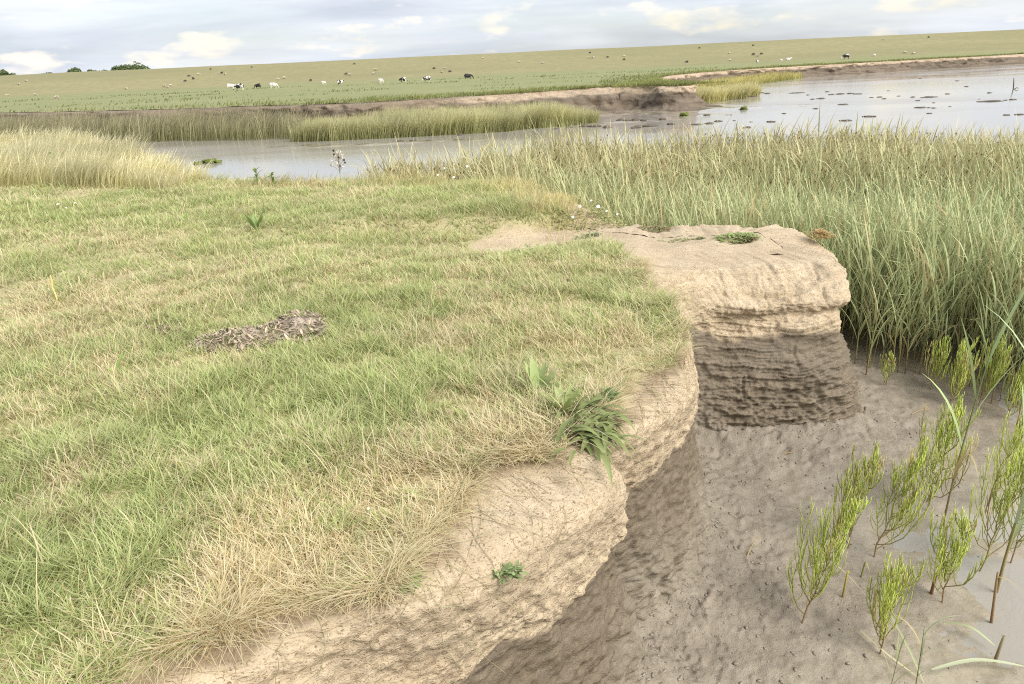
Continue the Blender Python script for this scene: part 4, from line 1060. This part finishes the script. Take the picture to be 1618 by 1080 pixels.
for px, py, h_, lb in [(12, 278, .52, 'leafy weed at the left frame edge before the yellow grass'), (90, 276, .42, 'leafy weed left of centre in front of the yellow grass'), (150, 279, .28, 'smallest leafy weed before the yellow grass'), (408, 292, .22, 'dark leafy weed at the back turf edge before the water'), (432, 294, .18, 'shorter dark weed beside another at the back turf edge')]:
    p = top_at(px, py); herb('leafy_weed', p, lb, [(float(rs.random()*360), float(.08+.08*rs.random()), .018, float(.3+.5*rs.random()), .2, (0, 0, float(h_*(.1+.85*k/16)))) for k in range(17)], colr=(.24, .34, .12), stem=[(0, 0, -.02), (.01, 0, h_*.5), (.0, .01, h_)], group='leafy weeds')
# seed spike of a plantain, and a withered flower stand at the back
p = top_at(98, 505); e = empty('seed_spike', tuple(p), 'yellow seed spike standing alone in the turf at the left', 'seed spike')
m_ = MB(); m_.tube([(0, 0, -.01), (.004, 0, .12), (0, 0, .24)], [.003, .0028, .0025], 5, (.5, .46, .2)); obj('stem', m_.mesh('spike_stem'), M_dry, e)
m_ = MB(); u = np.linspace(0, 1, 16); m_.tube(np.c_[.004*np.sin(u*9), 0*u, .13+.19*u], .008*(.7+.3*np.cos(u*40))*np.sin(u*2.9+.15)**.5+.001, 6, (.74, .62, .24)); obj('seed_head', m_.mesh('spike_head'), M_dry, e)
p = top_at(538, 283); e = empty('withered_aster', tuple(p), 'withered brown flower stand with white seed tufts before the creek', 'withered plant')
m_ = MB(); tips = []
m_.tube([(0, 0, -.02), (.01, 0, .2), (0, .01, .36)], [.006, .005, .004], 5, (.22, .15, .09))
for k in range(16):
    a_ = k*2.4; z0 = .10+.26*k/16; t_ = np.array([math.sin(a_)*.10*(1.25-k/20), math.cos(a_)*.10, z0+.09]); m_.tube([(0, 0, z0), t_*.5+np.array([0, 0, z0*.5]), t_], [.003, .0025, .002], 4, (.25, .17, .1)); tips.append(t_)
obj('stem', m_.mesh('aster_stem'), M_dry, e)
def fluff(r, seed):
    rs = np.random.default_rng(seed); m_ = MB()
    for _ in range(26):
        d_ = rs.normal(size=3); d_ /= np.linalg.norm(d_); s_ = np.cross(d_, rs.normal(size=3)); s_ /= np.linalg.norm(s_)
        m_.add([s_*.15*r, -s_*.15*r, d_*r-s_*.3*r, d_*r+s_*.3*r], [(0, 1, 2, 3)])
    return m_.mesh('seed_tuft', False)
fl = [fluff(.030, 1), fluff(.022, 2)]
for k, t_ in enumerate(tips):
    o = obj('seed_tuft' if k % 3 else 'dead_head', fl[k % 2], M_fluff, e, tuple(t_)) if k % 3 else obj('dead_head', fluff(.02, k+9), M_stick, e, tuple(t_))
# white flowers
def flower_mesh(r, seed):
    rs = np.random.default_rng(seed); m_ = MB(); n = 13
    for k in range(n):
        a_ = k*2*math.pi/n+rs.normal()*.08; d_ = np.array([math.sin(a_), math.cos(a_), 0]); u = np.linspace(.2, 1, 4)
        P = np.outer(u*r, d_); P[:, 2] = r*(.12*u-.25*u*u); m_.leaf(P, r*np.array([.12, .2, .2, .08]), fold=.15)
    c_ = MB(); th_ = np.linspace(0, 2*math.pi, 9)[:-1]
    Vv = [(0, 0, r*.16)]+[(r*.18*math.cos(t_), r*.18*math.sin(t_), r*.12) for t_ in th_]+[(r*.28*math.cos(t_), r*.28*math.sin(t_), 0) for t_ in th_]
    c_.add(Vv, [(1+i, 9+i, 9+(i+1) % 8, 1+(i+1) % 8) for i in range(8)], [(0, 1+i, 1+(i+1) % 8) for i in range(8)])
    return m_.mesh('petals'), c_.mesh('flower_centre')
fm_ = [flower_mesh(.030, 1), flower_mesh(.024, 2)]
def flower(p, h_, label, k, s_=1.0, group='white daisy flowers'):
    e = empty('daisy_flower', tuple(p), label, 'flower', group); m_ = MB(); m_.tube([(0, 0, -.015), (.01, .0, h_*.5), (.0, -.01, h_)], .002, 4, (.25, .32, .12)); obj('stem', m_.mesh('flower_stem'), M_herb, e)
    for me_, mt, nm in ((fm_[k % 2][0], M_white, 'petals'), (fm_[k % 2][1], M_yellow, 'flower_centre')):
        o = obj(nm, me_, mt, e, (0, -.01, h_)); o.rotation_euler = (.75, random.uniform(-.3, .3), 0); o.scale = (s_*.55,)*3
for k, (px, py, h_, s_) in enumerate([(916, 340, .10, 1.2), (934, 334, .12, .9), (945, 344, .12, 1.2), (958, 348, .10, .9), (905, 352, .06, .8), (975, 350, .08, .8)]):
    flower(top_at(px, py), h_, 'white daisy in the cluster on the mat between turf and reeds', k, s_, 'daisies at the corner of the marsh')
for k, (px, py, h_, s_) in enumerate([(740, 290, .24, 1.1), (693, 293, .15, 1), (718, 295, .13, 1), (704, 288, .2, .9)]):
    flower(top_at(px, py), h_, 'white daisy among the pale grass at the back turf edge', k, s_, 'daisies at the back edge')
for k, (px, py, h_, s_) in enumerate([(95, 334, .10, 1), (122, 332, .10, .9), (108, 336, .07, .7), (27, 292, .10, 1.3)]):
    flower(top_at(px, py), h_, 'white daisy in the turf at the far left', k, s_, 'daisies at the left')
flower(top_at(585, 820), .05, 'tiny white flower in the near straw coloured turf', 1, .35)

# creeping mats on the clay
def mat_plant(name, p, rx, ry, n, label, cols, h_=.03, lw=.006, cat_='plant', group=None, rise=.5, seed=0, llen=.03):
    rs = np.random.default_rng(seed+300); e = empty(name, tuple(p), label, cat_, group)
    for part in range(1):
        m_ = MB()
        for _ in range(n):
            a_ = rs.random()*6.28; rr_ = math.sqrt(rs.random()); x_ = rx*rr_*math.cos(a_); y_ = ry*rr_*math.sin(a_)
            z_ = zt((p[0]+x_, p[1]+y_))-p[2]+h_*(1-rr_*rr_)*rs.random(); az = rs.random()*6.28; d_ = np.array([math.sin(az), math.cos(az), 0]); L = llen*(.6+.8*rs.random())
            u = np.linspace(0, 1, 4); P = np.array([x_, y_, z_])+np.outer(L*u, d_); P[:, 2] += L*(rise*u-.3*u*u)
            c_ = np.array(cols[int(rs.integers(len(cols)))])*(.8+.4*rs.random()); m_.leaf(P, lw*np.array([.5, 1, .9, .1]), c_)
        obj('leaf_mat', m_.mesh('leaf_mat'), M_herb, e)['kind'] = 'stuff'
    return e
mat_plant('creeping_plant', top_at(1165, 374), .20, .12, 240, 'bright green creeping plant on top of the clay block', [(.30, .40, .13), (.36, .44, .17), (.26, .36, .10)], .05, .008, llen=.05)
mat_plant('withered_clump', top_at(1182, 379), .07, .04, 60, 'small red brown clump before the green plant on the block', [(.22, .12, .09), (.28, .16, .11)], .03, .007)
mat_plant('creeping_plant', top_at(1035, 365), .16, .10, 180, 'green and red brown creeping plant at the root of the block', [(.28, .34, .14), (.30, .17, .10), (.34, .20, .12), (.24, .31, .12)], .05, .007, llen=.04)
mat_plant('creeping_plant', top_at(1068, 381), .16, .06, 100, 'thin pale green sprigs lying on the bare clay of the block', [(.40, .42, .20), (.34, .37, .16)], .012, .005)
mat_plant('creeping_plant', top_at(1104, 377), .06, .03, 60, 'tiny green sprig on the block left of the bright plant', [(.34, .38, .16)], .015, .005)
mat_plant('creeping_plant', top_at(930, 352), .38, .26, 420, 'yellow green mat spilling over the corner between turf and block', [(.42, .42, .18), (.36, .38, .14), (.48, .42, .22), (.30, .34, .13)], .06, .008, llen=.05)
mat_plant('creeping_plant', top_at(930, 374), .14, .07, 120, 'dusty green plant in the clay hollow beside the block', [(.30, .34, .17), (.26, .31, .14)], .04, .007)
mat_plant('withered_clump', top_at(897, 386), .09, .06, 60, 'rust brown withered leaves in the clay hollow', [(.36, .22, .12), (.30, .18, .10)], .03, .007)
mat_plant('creeping_plant', top_at(845, 362), .22, .10, 180, 'dark green tuft hanging over the step of the hollow', [(.20, .28, .09), (.25, .33, .11)], .08, .007, llen=.06)
pq = face_pt(1298, 384, 0.0)
e = mat_plant('orange_tuft', pq, .09, .08, 180, 'orange brown dry tuft on the right corner of the clay block', [(.52, .32, .13), (.58, .40, .18), (.45, .26, .10), (.42, .38, .15)], .07, .005, llen=.07)
# sprig growing out of the clay face
pf = face_pt(806, 912, 0.0)
herb('clay_sprig', pf, 'small grey green bushy sprig growing out of the bare clay face', [(float(rs.random()*360), float(.022+.03*rs.random()), .006, float(.2+.7*rs.random()), .2, (float(rs.normal()*.028), float(rs.normal()*.012-.012), float(.012+.028*rs.random()))) for _ in range(90)], colr=(.25, .33, .14))
# runners trailing down the clay
def trail(pix, label, c=(.46, .47, .24), r=.0010, leafy=True):
    P = cat(np.array([face_pt(a_, b_, .008) for a_, b_ in pix]), 22); m_ = MB(); m_.tube(P, r, 4, c)
    tag(obj('creeping_runner', m_.mesh('creeping_runner'), M_herb), label, 'runner', 'runners trailing down the clay')
for pix in ([(655, 925), (690, 975), (705, 1020), (730, 1060)], [(690, 900), (720, 950), (735, 1000), (800, 1065)], [(700, 880), (760, 910), (790, 950), (830, 965)], [(700, 850), (745, 845), (790, 825)],
            [(680, 915), (700, 950), (735, 965), (755, 1010)], [(760, 740), (775, 790), (760, 830)], [(500, 960), (505, 1010), (512, 1070)], [(880, 740), (910, 765), (935, 785)], [(1030, 610), (1050, 640), (1068, 670)], [(740, 770), (700, 800), (690, 830)]):
    trail(pix, 'thin green runner trailing down the bare pale clay')

# ------------------------------------------------------------------ dry heap in the turf
p = top_at(410, 535); e = empty('dried_heap', tuple(p), 'crumbly heap of dry grey brown plant matter lying in the turf', 'dry heap')
rs = np.random.default_rng(77)
def heap_h(u, v): return .035*np.exp(-((u/.38)**4+(v/.15)**4)) + .085*np.exp(-(((u-.24)/.15)**2+((v-.06)/.08)**2)) + .03*np.exp(-(((u+.18)/.12)**2+((v)/.09)**2))
def heap_axis(u, v):                                   # long axis runs up to the right
    return u*.94-v*.1, u*.28+v
g = np.stack(np.meshgrid(np.linspace(-.46, .46, 70), np.linspace(-.26, .26, 44), indexing='ij'), -1).reshape(-1, 2)
hx, hy = heap_axis(g[:, 0], g[:, 1]); hz = heap_h(g[:, 0], g[:, 1]+.05*vn(g[:, 0]*9, g[:, 1]*0, 0, 5))+.035*fbm(g[:, 0]*16, g[:, 1]*16, 0, 4, 7)*smooth(1.1, .6, (g[:, 0]/.42)**2+(g[:, 1]/.22)**2)-.012
idx = np.arange(70*44).reshape(70, 44); Q = np.stack([idx[:-1, :-1], idx[1:, :-1], idx[1:, 1:], idx[:-1, 1:]], -1).reshape(-1, 4)
kk = ((g[:, 0]/.44)**2+(g[:, 1]/.24)**2 < 1); Q = Q[kk[Q].all(1)]
M_heap = mk_soil('dry_heap', (0.24, 0.17, 0.12), (0.46, 0.38, 0.30), (0.58, 0.51, 0.43), 14, 60, 1.0, 0.03)
obj('crust', mesh('heap_crust', np.c_[hx, hy, hz], Q), M_heap, e)
for part in range(1):
    m_ = MB()
    for _ in range(700):
        while True:
            u_, v_ = rs.uniform(-.42, .42), rs.uniform(-.22, .22)
            if (u_/.42)**2+(v_/.22)**2 < 1: break
        x_, y_ = heap_axis(u_, v_); z_ = float(heap_h(u_, v_))+.01*rs.random(); a_ = rs.random()*6.28; L = .02+.035*rs.random(); w = np.linspace(-.5, .5, 5)
        P = np.stack([x_+L*w*math.sin(a_), y_+L*w*math.cos(a_), z_+.012+L*w*rs.normal()*.5-.05*L/.06*w*w*rs.uniform(-.3, 1)], 1)
        m_.leaf(P, .006*np.array([.5, 1, 1, .9, .4])*rs.uniform(.5, 1.5), np.array([.44, .36, .27])*rs.uniform(.45, 1.35), fold=rs.uniform(-.6, .6))
    obj('dry_flakes', m_.mesh('dry_flakes', False), M_dry, e)['kind'] = 'stuff'
p = top_at(262, 528); mb_ = MB()
for _ in range(40):
    a_ = rs.random()*6.28; L = .03+.04*rs.random(); w = np.linspace(-.5, .5, 4); c_ = rs.normal(size=2)*.04
    mb_.leaf(np.stack([c_[0]+L*w*math.sin(a_), c_[1]+L*w*math.cos(a_), .02+.05*rs.random()-.1*w*w], 1), .005*np.array([.5, 1, 1, .3]), np.array([.34, .26, .19])*rs.uniform(.5, 1.4))
tag(obj('dried_clump', mb_.mesh('dried_clump'), M_dry, None, tuple(p)), 'small dry brown clump in the turf left of the big dry heap', 'dry clump')

# ------------------------------------------------------------------ crumbs of mud (uncountable), clods in the creek (single)
def lump(seed, flat=.5, sub=1):
    import bmesh
    b = bmesh.new(); bmesh.ops.create_icosphere(b, subdivisions=sub, radius=1.0)
    V = np.array([v.co[:] for v in b.verts]); F = [[v.index for v in f.verts] for f in b.faces]; b.free()
    V = V*(1+.35*fbm(V[:, 0]*1.3+seed*3.1, V[:, 1]*1.3, V[:, 2]*1.3, 3, seed))[:, None]; V[:, 2] *= flat
    return V, np.array(F)
lv = [lump(s_, .55, 1) for s_ in range(5)]
n = 5200; x, y = sample_polar(n*2, 1.7, 6.2, 2, 42, .9); dmm = -sdM(x, y)
ok = (dmm > .0) & (rng.random(len(x)) < .015+.98*np.exp(-dmm/.38)); x, y = x[ok][:n], y[ok][:n]; z = zmud(x, y, False); n = len(x)
Vs, Ts, off = [], [], 0
sz = .003+.009*rng.random(n)**3; an = rng.random(n)*6.28
for i in range(n):
    V, F = lv[i % 5]; c_, s_ = math.cos(an[i]), math.sin(an[i]); v = V*sz[i]*np.array([1.5, 1, 1])
    Vs.append(np.c_[v[:, 0]*c_-v[:, 1]*s_+x[i], v[:, 0]*s_+v[:, 1]*c_+y[i], v[:, 2]+z[i]+sz[i]*.2]); Ts.append(F+off); off += len(V)
o = obj('mud_crumbs', mesh('mud_crumbs', np.concatenate(Vs), None, np.concatenate(Ts), None, {'dryness': np.full(off, .8)}), M_mud)
tag(o, 'crumbs of fallen clay strewn on the mud below the bank', 'mud crumbs', kind='stuff')
big = [lump(20+s_, .42, 3) for s_ in range(6)]; bigm = [mesh('clod', V, None, F) for V, F in big]
for me_ in bigm: me_.materials.append(M_clod)
c3 = [(1455, 480, 28), (1120, 510, 13), (1160, 510, 5), (1185, 512, 6), (1530, 545, 8), (1592, 543, 9), (1340, 410, 5), (1296, 383, 5), (1120, 372, 4), (1450, 440, 6), (1558, 472, 9), (930, 460, 7), (950, 468, 6), (890, 462, 5), (1085, 460, 6), (1170, 460, 18), (1165, 537, 7), (1262, 505, 4), (625, 515, 7), (755, 495, 12), (475, 538, 6), (165, 575, 12), (110, 548, 10), (205, 545, 5), (222, 545, 5), (60, 590, 16), (120, 585, 14), (320, 578, 5), (415, 577, 13), (540, 440, 18), (650, 467, 12), (700, 448, 10), (740, 445, 12), (790, 443, 9), (825, 445, 12), (270, 460, 10), (330, 458, 12), (345, 440, 20), (395, 443, 10), (240, 572, 5), (1250, 445, 6), (1185, 487, 5), (1110, 477, 6), (1130, 463, 5), (1525, 475, 5), (680, 435, 6), (880, 552, 18), (770, 572, 14), (300, 605, 12), (1400, 470, 4), (610, 470, 6), (590, 450, 5), (970, 430, 4), (1020, 455, 5)]
c2_ = [(1320, 570, 10), (1350, 575, 10), (1390, 572, 14), (1430, 573, 9), (1520, 568, 10), (1460, 598, 22), (1400, 605, 20), (1200, 600, 18), (1150, 600, 14), (1260, 605, 14), (280, 672, 12), (340, 670, 9), (410, 668, 7), (660, 628, 10), (490, 635, 12), (450, 637, 8), (1560, 590, 12), (560, 640, 10), (1080, 605, 12), (1010, 612, 9)]
allc = [(1080+a_/3.0, b_/3.0, w) for a_, b_, w in c3]+[(540+a_/3.0, b_/3.0, w) for a_, b_, w in c2_]
special = {0: 'longest dark mud clod lying in the water at the right', 4: 'mud clod in the water above the reeds near the right edge, left of two', 5: 'mud clod in the water above the reeds, cut close to the right edge'}
for i, (px, py, w) in enumerate(allc):
    p = at(px, py, WZ); ds = np.linalg.norm(p); r = w*.40*ds/FPX
    hgt = min(r*.7, .10) if i < len(c3) else min(r*1.1, .18); z0 = max(WZ, float(zmud(p[:1], p[1:2])[0]))
    o = obj('mud_clod', bigm[i % 6], None, None, (p[0], p[1], z0+.1*hgt)); o.scale = (r*1.25, r*.8, hgt*1.1); o.rotation_euler = (0, 0, rng.normal()*.3)
    near_ = i >= len(c3)
    tag(o, special.get(i, 'dark mud clod along the near shallows of the far grass clump' if near_ else 'small dark mud clod breaking the open water at the right'), 'mud clod', 'clods below the far bank' if near_ else 'clods in the open creek')
# green tufts on the bars
for px, py, w, lb in [(1081, 184, 17, 'green topped mud hump on the bar, left one of two'), (1175, 173, 13, 'green topped mud hump on the bar, right one of two'), (331, 258, 18, 'round green plant clump standing in the creek left'), (313, 260, 12, 'smaller green clump at the left shore of the creek'), (345, 257, 10, 'thin green clump right of the round one in the creek')]:
    p = at(px, py, WZ); r = w*.5*np.linalg.norm(p)/FPX; e = empty('green_hump', (p[0], p[1], WZ), lb, 'plant clump')
    o = obj('mud_base', bigm[0], None, e, (0, 0, 0)); o.scale = (r, r, r*.5)
    n = 420; a_ = rng.random(n)*6.28; q_ = np.sqrt(rng.random(n))*r*.85; P = np.c_[q_*np.cos(a_), q_*np.sin(a_), r*.2*(1-(q_/r)**2)]
    c0 = np.array([[.20, .24, .06]])*(.7+.6*rng.random((n, 1))); b = blades(P, (.10+.16*rng.random(n))*r/.3*.9, np.full(n, .03), a_, .3+.5*rng.random(n), .3+0*a_, c0, c0*1.5, 2)
    obj('grass_tuft', mesh('hump_tuft', *b), M_grass, e)
p = at(1601, 141, WZ); e = empty('drift_stick', (p[0], p[1], WZ), 'forked stick standing in the water near the right edge', 'stick')
m_ = MB(); m_.tube([(0, 0, -.15), (-.05, 0, .35), (-.12, 0, .75)], [.045, .035, .02], 5); obj('upright_stick', m_.mesh('stick'), M_stick, e)
m_ = MB(); m_.tube([(-.05, 0, -.05), (.2, 0, .10), (.42, .1, .05)], [.035, .03, .015], 5); obj('side_branch', m_.mesh('stick_branch'), M_stick, e)

# ------------------------------------------------------------------ grazing animals
def skin(name, nodes, edges, root=0, sub=1):
    me_ = bpy.data.meshes.new(name); me_.from_pydata([n_[0] for n_ in nodes], edges, []); o = bpy.data.objects.new(name, me_); C.objects.link(o)
    md = o.modifiers.new('skin', 'SKIN'); sb = o.modifiers.new('sub', 'SUBSURF'); sb.levels = sub; sb.render_levels = sub
    for i, n_ in enumerate(nodes):
        r = n_[1]; me_.skin_vertices[0].data[i].radius = (r, r) if not hasattr(r, '__len__') else r
        me_.skin_vertices[0].data[i].use_root = (i == root)
    dg = bpy.context.evaluated_depsgraph_get(); ev = o.evaluated_get(dg); out = bpy.data.meshes.new_from_object(ev)
    bpy.data.objects.remove(o); out.polygons.foreach_set('use_smooth', np.full(len(out.polygons), True)); return out
def beast(name, headdown=True, sheep=False):
    fat = 1.38 if sheep else 1.2
    hd = [((1.02, 0, 1.02), .19), ((1.28, 0, .66), .13), ((1.40, 0, .34), .12), ((1.50, 0, .12), .075)] if headdown else [((1.02, 0, 1.28), .19), ((1.28, 0, 1.48), .14), ((1.50, 0, 1.44), .13), ((1.72, 0, 1.30), .08)]
    nd = [((-.2, 0, .90), .46*fat), ((-.78, 0, 1.02), .38*fat), ((-.98, 0, 1.12), .14), ((.45, 0, .93), .44*fat), ((.78, 0, 1.02), .34)]+hd
    ed = [(0, 1), (1, 2), (0, 3), (3, 4), (4, 5), (5, 6), (6, 7), (7, 8)]
    for s_ in (-1, 1):
        k = len(nd); nd += [((-.72, .19*s_, .72), .15), ((-.86, .2*s_, .42), .075), ((-.78, .2*s_, .02), .06)]; ed += [(1, k), (k, k+1), (k+1, k+2)]
        k = len(nd); nd += [((.52, .19*s_, .66), .13), ((.54, .2*s_, .38), .075), ((.52, .2*s_, .02), .055)]; ed += [(3, k), (k, k+1), (k+1, k+2)]
        k = len(nd); b_ = nd[6][0]; nd += [((b_[0]-.02, .2*s_, b_[2]+.08), .045)]; ed += [(6, k)]
    k = len(nd); nd += [((-1.06, 0, .85), .04), ((-1.04, 0, .45), .045)]; ed += [(2, k), (k, k+1)]
    return skin(name, nd, ed)
def hide(name, kind):
    mm, t, b, out = mat(name); oc = objcoord(t); inf = N(t, 'ShaderNodeObjectInfo').outputs['Random']
    ad = N(t, 'ShaderNodeVectorMath', operation='ADD'); cx = N(t, 'ShaderNodeCombineXYZ'); t.links.new(math_n(t, 'MULTIPLY', inf, 40.0), cx.inputs[0]); t.links.new(math_n(t, 'MULTIPLY', inf, 23.0), cx.inputs[1]); t.links.new(oc, ad.inputs[0]); t.links.new(cx.outputs[0], ad.inputs[1])
    nz = noise_n(t, ad.outputs[0], 1.3, 2, .5)
    if kind == 'pied': c = ramp_n(t, nz, [(.49, (.025, .022, .02)), (.51, (.78, .74, .68))])
    else: c = mix_n(t, nz, kind, tuple(.75*v for v in kind))
    t.links.new(c, b.inputs['Base Color']); b.inputs['Roughness'].default_value = .8
    return mm
H_ = {'pied': hide('pied_hide', 'pied'), 'white': hide('white_hide', (.80, .75, .66)), 'black': hide('black_hide', (.03, .026, .024)), 'wool': hide('cream_wool', (.50, .44, .33)), 'dark': hide('dark_wool', (.09, .075, .06))}
cowm, cowu, shm = beast('cow_down'), beast('cow_up', False), beast('sheep', True, True)
def bm_(me_, k):
    c = me_.copy(); c.materials.clear(); c.materials.append(H_[k]); return c
ML = {(k, f): bm_(me_, k) for k in H_ for f, me_ in (('cow', cowm), ('cowup', cowu), ('sheep', shm))}
def field_pt(px, py):
    p = at(px, py, .06)
    return p if 0 < p[1] < DY0-4 else dyke_pt(px, py)
cattle = [(366, 141, 'white', 'cow', 0, 1.05, 'white cow overlapping a black one, leftmost of the herd'), (379, 142, 'pied', 'cow', 3.1, 1.1, 'black and white cow right beside the leftmost white cow'),
 (408, 139, 'black', 'cow', 2.9, .85, 'small black calf between the leftmost pair and a white cow'), (433, 140, 'white', 'cow', 1.0, 1.05, 'stout white cow right of the small black calf'),
 (512, 134, 'white', 'cow', 1.2, .8, 'small white animal left of the centre of the meadow'), (538, 134, 'pied', 'cowup', .9, .85, 'pale animal with dark head right of the small white one'),
 (603, 132, 'white', 'cow', 1.3, .9, 'lone white cow at the middle of the meadow line'), (637, 130, 'pied', 'cow', 2.7, .9, 'black backed white cow right of the lone white cow'),
 (675, 129, 'pied', 'cow', 3.0, .95, 'black backed cow left of the all black one'), (740, 125, 'black', 'cow', .1, 1.0, 'black cow alone at the right end of the meadow line'),
 (1196, 100, 'pied', 'cow', 1.4, .75, 'small pied calf left of the white pair'), (1234, 97, 'white', 'cow', .8, .75, 'smaller one of the white pair on the right meadow'),
 (1245, 97, 'white', 'cowup', .2, .95, 'larger one of the white pair on the right meadow'), (1336, 93, 'pied', 'cow', 3.1, 1.25, 'big white cow with black ends above the right bank'),
 (1381, 89, 'white', 'cow', .7, .8, 'white calf right of the big cow above the right bank'), (1443, 86, 'wool', 'cow', .2, .8, 'cream calf furthest right above the right bank')]
for px, py, k, f, rz, s_, lb in cattle:
    p = field_pt(px, py); o = obj('cow', ML[(k, f)], None, None, (p[0], p[1], p[2]-.03)); o.rotation_euler = (0, 0, rz); o.scale = (s_*.54,)*3; tag(o, lb, 'cow', 'cattle on the far meadow')
sheep = [(30, 134, 0), (42, 129, 0), (57, 151, 0), (12, 152, 0), (90, 156, 0), (200, 141, 0), (260, 137, 0), (270, 136, 0), (266, 139, 0), (293, 129, 1), (299, 121, 1), (306, 125, 1), (351, 116, 1), (356, 118, 0), (314, 118, 0), (440, 126, 0), (450, 124, 0), (491, 128, 1), (547, 118, 1), (553, 119, 0), (590, 117, 0), (594, 111, 0), (686, 109, 1), (698, 115, 0), (702, 109, 0), (711, 114, 1), (820, 99, 0), (857, 101, 0), (930, 92, 0), (937, 92, 0), (960, 91, 1), (986, 90, 0), (986, 95, 1), (1152, 85, 0), (1153, 96, 0), (1190, 87, 1), (1197, 89, 0), (1203, 86, 1), (1085, 99, 1), (1430, 84, 0),
         (333, 110, 1), (398, 107, 1), (560, 101.5, 1), (763, 92.5, 0), (932, 84, 1), (1105, 76.5, 1), (1190, 72.5, 1), (1395, 63, 0), (1467, 59.5, 1)]
for i, (px, py, dk) in enumerate(sheep):
    p = field_pt(px, py); z0 = p[2]
    if p[1] > DY1: p = p*(DY1+1)/p[1]; z0 = DZ
    o = obj('sheep', ML[('dark' if dk else 'wool', 'sheep')], None, None, (p[0], p[1], z0-.03)); o.rotation_euler = (0, 0, random.choice([0, 3.1])+random.uniform(-.6, .6)); s_ = random.uniform(.30, .36) if i < 40 else .27; o.scale = (s_,)*3
    crest = i >= 40
    tag(o, 'distant sheep standing out on the crest of the dyke against the sky' if crest else ('tiny dark sheep grazing on the far dry slope' if dk else 'tiny cream sheep grazing on the far dry slope'), 'sheep', 'sheep on the dyke crest' if crest else ('dark sheep on the far slope' if dk else 'cream sheep on the far slope'))

# ------------------------------------------------------------------ trees behind the dyke
def tree(px, wpx, toppx, label, seed, Yd=300.0):
    toppx -= 3.5; wpx *= 1.2
    rs = np.random.default_rng(seed); k = Yd/FPX*1.0
    hor = 142.5-px*.0452; dd = fw+CR*(px-809)/FPX-CU*(toppx-540)/FPX; x0 = dd[0]*Yd/dd[1]; ztop_ = CZ+dd[2]*Yd/dd[1]; Wd = wpx*k
    e = empty('tree', (x0, Yd, -2.62), label, 'tree', 'trees beyond the dyke'); H = ztop_+2.62
    m_ = MB(); u = np.linspace(0, 1, 6); m_.tube(np.c_[.3*np.sin(u*3), 0*u, H*.8*u], np.linspace(.35, .12, 6), 7, (1, 1, 1))
    for j in range(6):
        a_ = j*1.1+rs.random(); z0 = H*(.3+.07*j); m_.tube([(0, 0, z0), (Wd*.15*math.cos(a_), Wd*.15*math.sin(a_), z0+H*.12), (Wd*.33*math.cos(a_), Wd*.33*math.sin(a_), z0+H*.22)], [.16, .1, .05], 5)
    obj('trunk', m_.mesh('trunk'), M_bark, e)
    nl = 18; cen = []
    for j in range(nl):
        a_ = rs.random()*6.28; q_ = math.sqrt(rs.random())*.36*Wd; zz_ = H*(.58+.30*rs.random()*(1-(q_/(.45*Wd))**2)); cen.append((q_*math.cos(a_), q_*math.sin(a_), zz_, (.13+.09*rs.random())*Wd))
    n = 3600; ci = rs.integers(0, nl, n); cc = np.array(cen)[ci]; d_ = rs.normal(size=(n, 3)); d_ /= np.linalg.norm(d_, axis=1)[:, None]; rad = cc[:, 3]*(.55+.5*rs.random(n))
    P = cc[:, :3]+d_*rad[:, None]*np.array([1, 1, .8]); P[:, 2] += H-P[:, 2].max(); P[:, :2] *= Wd/np.ptp(P[:, 0]); P[:, 2] = np.maximum(P[:, 2], H*.3)
    s1 = rs.normal(size=(n, 3)); s1 /= np.linalg.norm(s1, axis=1)[:, None]; s2 = np.cross(s1, d_); s2 /= np.linalg.norm(s2, axis=1)[:, None]+1e-6; L = .28+.25*rs.random((n, 1))
    V = np.stack([P-s1*L, P+s2*L*.6, P+s1*L, P-s2*L*.6], 1).reshape(-1, 3); Q = np.arange(n*4).reshape(n, 4)
    col = np.repeat(np.array([[.10, .135, .055]])*(.7+.7*rs.random((n, 1)))*(1+.25*vn(ci*1.7, ci*0., 0, seed))[:, None], 4, 0)
    obj('crown', mesh('crown', V, Q, None, col, None, False), M_foliage, e)
tree(208, 46, 101, 'largest round tree on the horizon, right end of the tree row', 1)
tree(190, 26, 107.5, 'smaller tree leaning into the left side of the largest round one', 2)
tree(118, 26, 110.5, 'mid sized tree on the horizon, third clump from the left', 3)
tree(143, 18, 113.5, 'low tree right of the mid sized one on the horizon', 4)
tree(163, 26, 113, 'low wide tree left of the big round pair on the horizon', 5)
tree(70, 24, 117.5, 'low bushy tree on the horizon between the left edge and the mid sized tree', 6)
tree(6, 26, 113.5, 'tree cut by the left frame edge on the horizon', 7)

# dead stalks lying on the mud
for i, (px, py, a_, L, lb) in enumerate([(1180, 880, .6, .16, 'small dead twig stuck in the mud below the near bank'), (1440, 655, 1.2, .2, 'dark stalk lying by the puddle near the reeds'), (1500, 690, 2.0, .14, 'short dead stalk lying between puddle and tall single reed'), (1235, 720, 1.5, .12, 'short straw lying below the block')]):
    p = mud_at(px, py); m_ = MB(); u = np.linspace(0, 1, 6)
    m_.tube(np.c_[L*u*math.sin(a_), L*u*math.cos(a_), .004+.02*np.sin(u*3.1)], np.linspace(.004, .002, 6), 5, (.42, .31, .17))
    m_.tube([(L*.5*math.sin(a_), L*.5*math.cos(a_), .02), (L*.6*math.sin(a_)+.02, L*.7*math.cos(a_), .06), (L*.6*math.sin(a_)+.05, L*.75*math.cos(a_), .075)], [.0025, .002, .0015], 4, (.50, .38, .2))
    tag(obj('dead_twig', m_.mesh('dead_twig'), M_dry, None, tuple(p)), lb, 'twig')
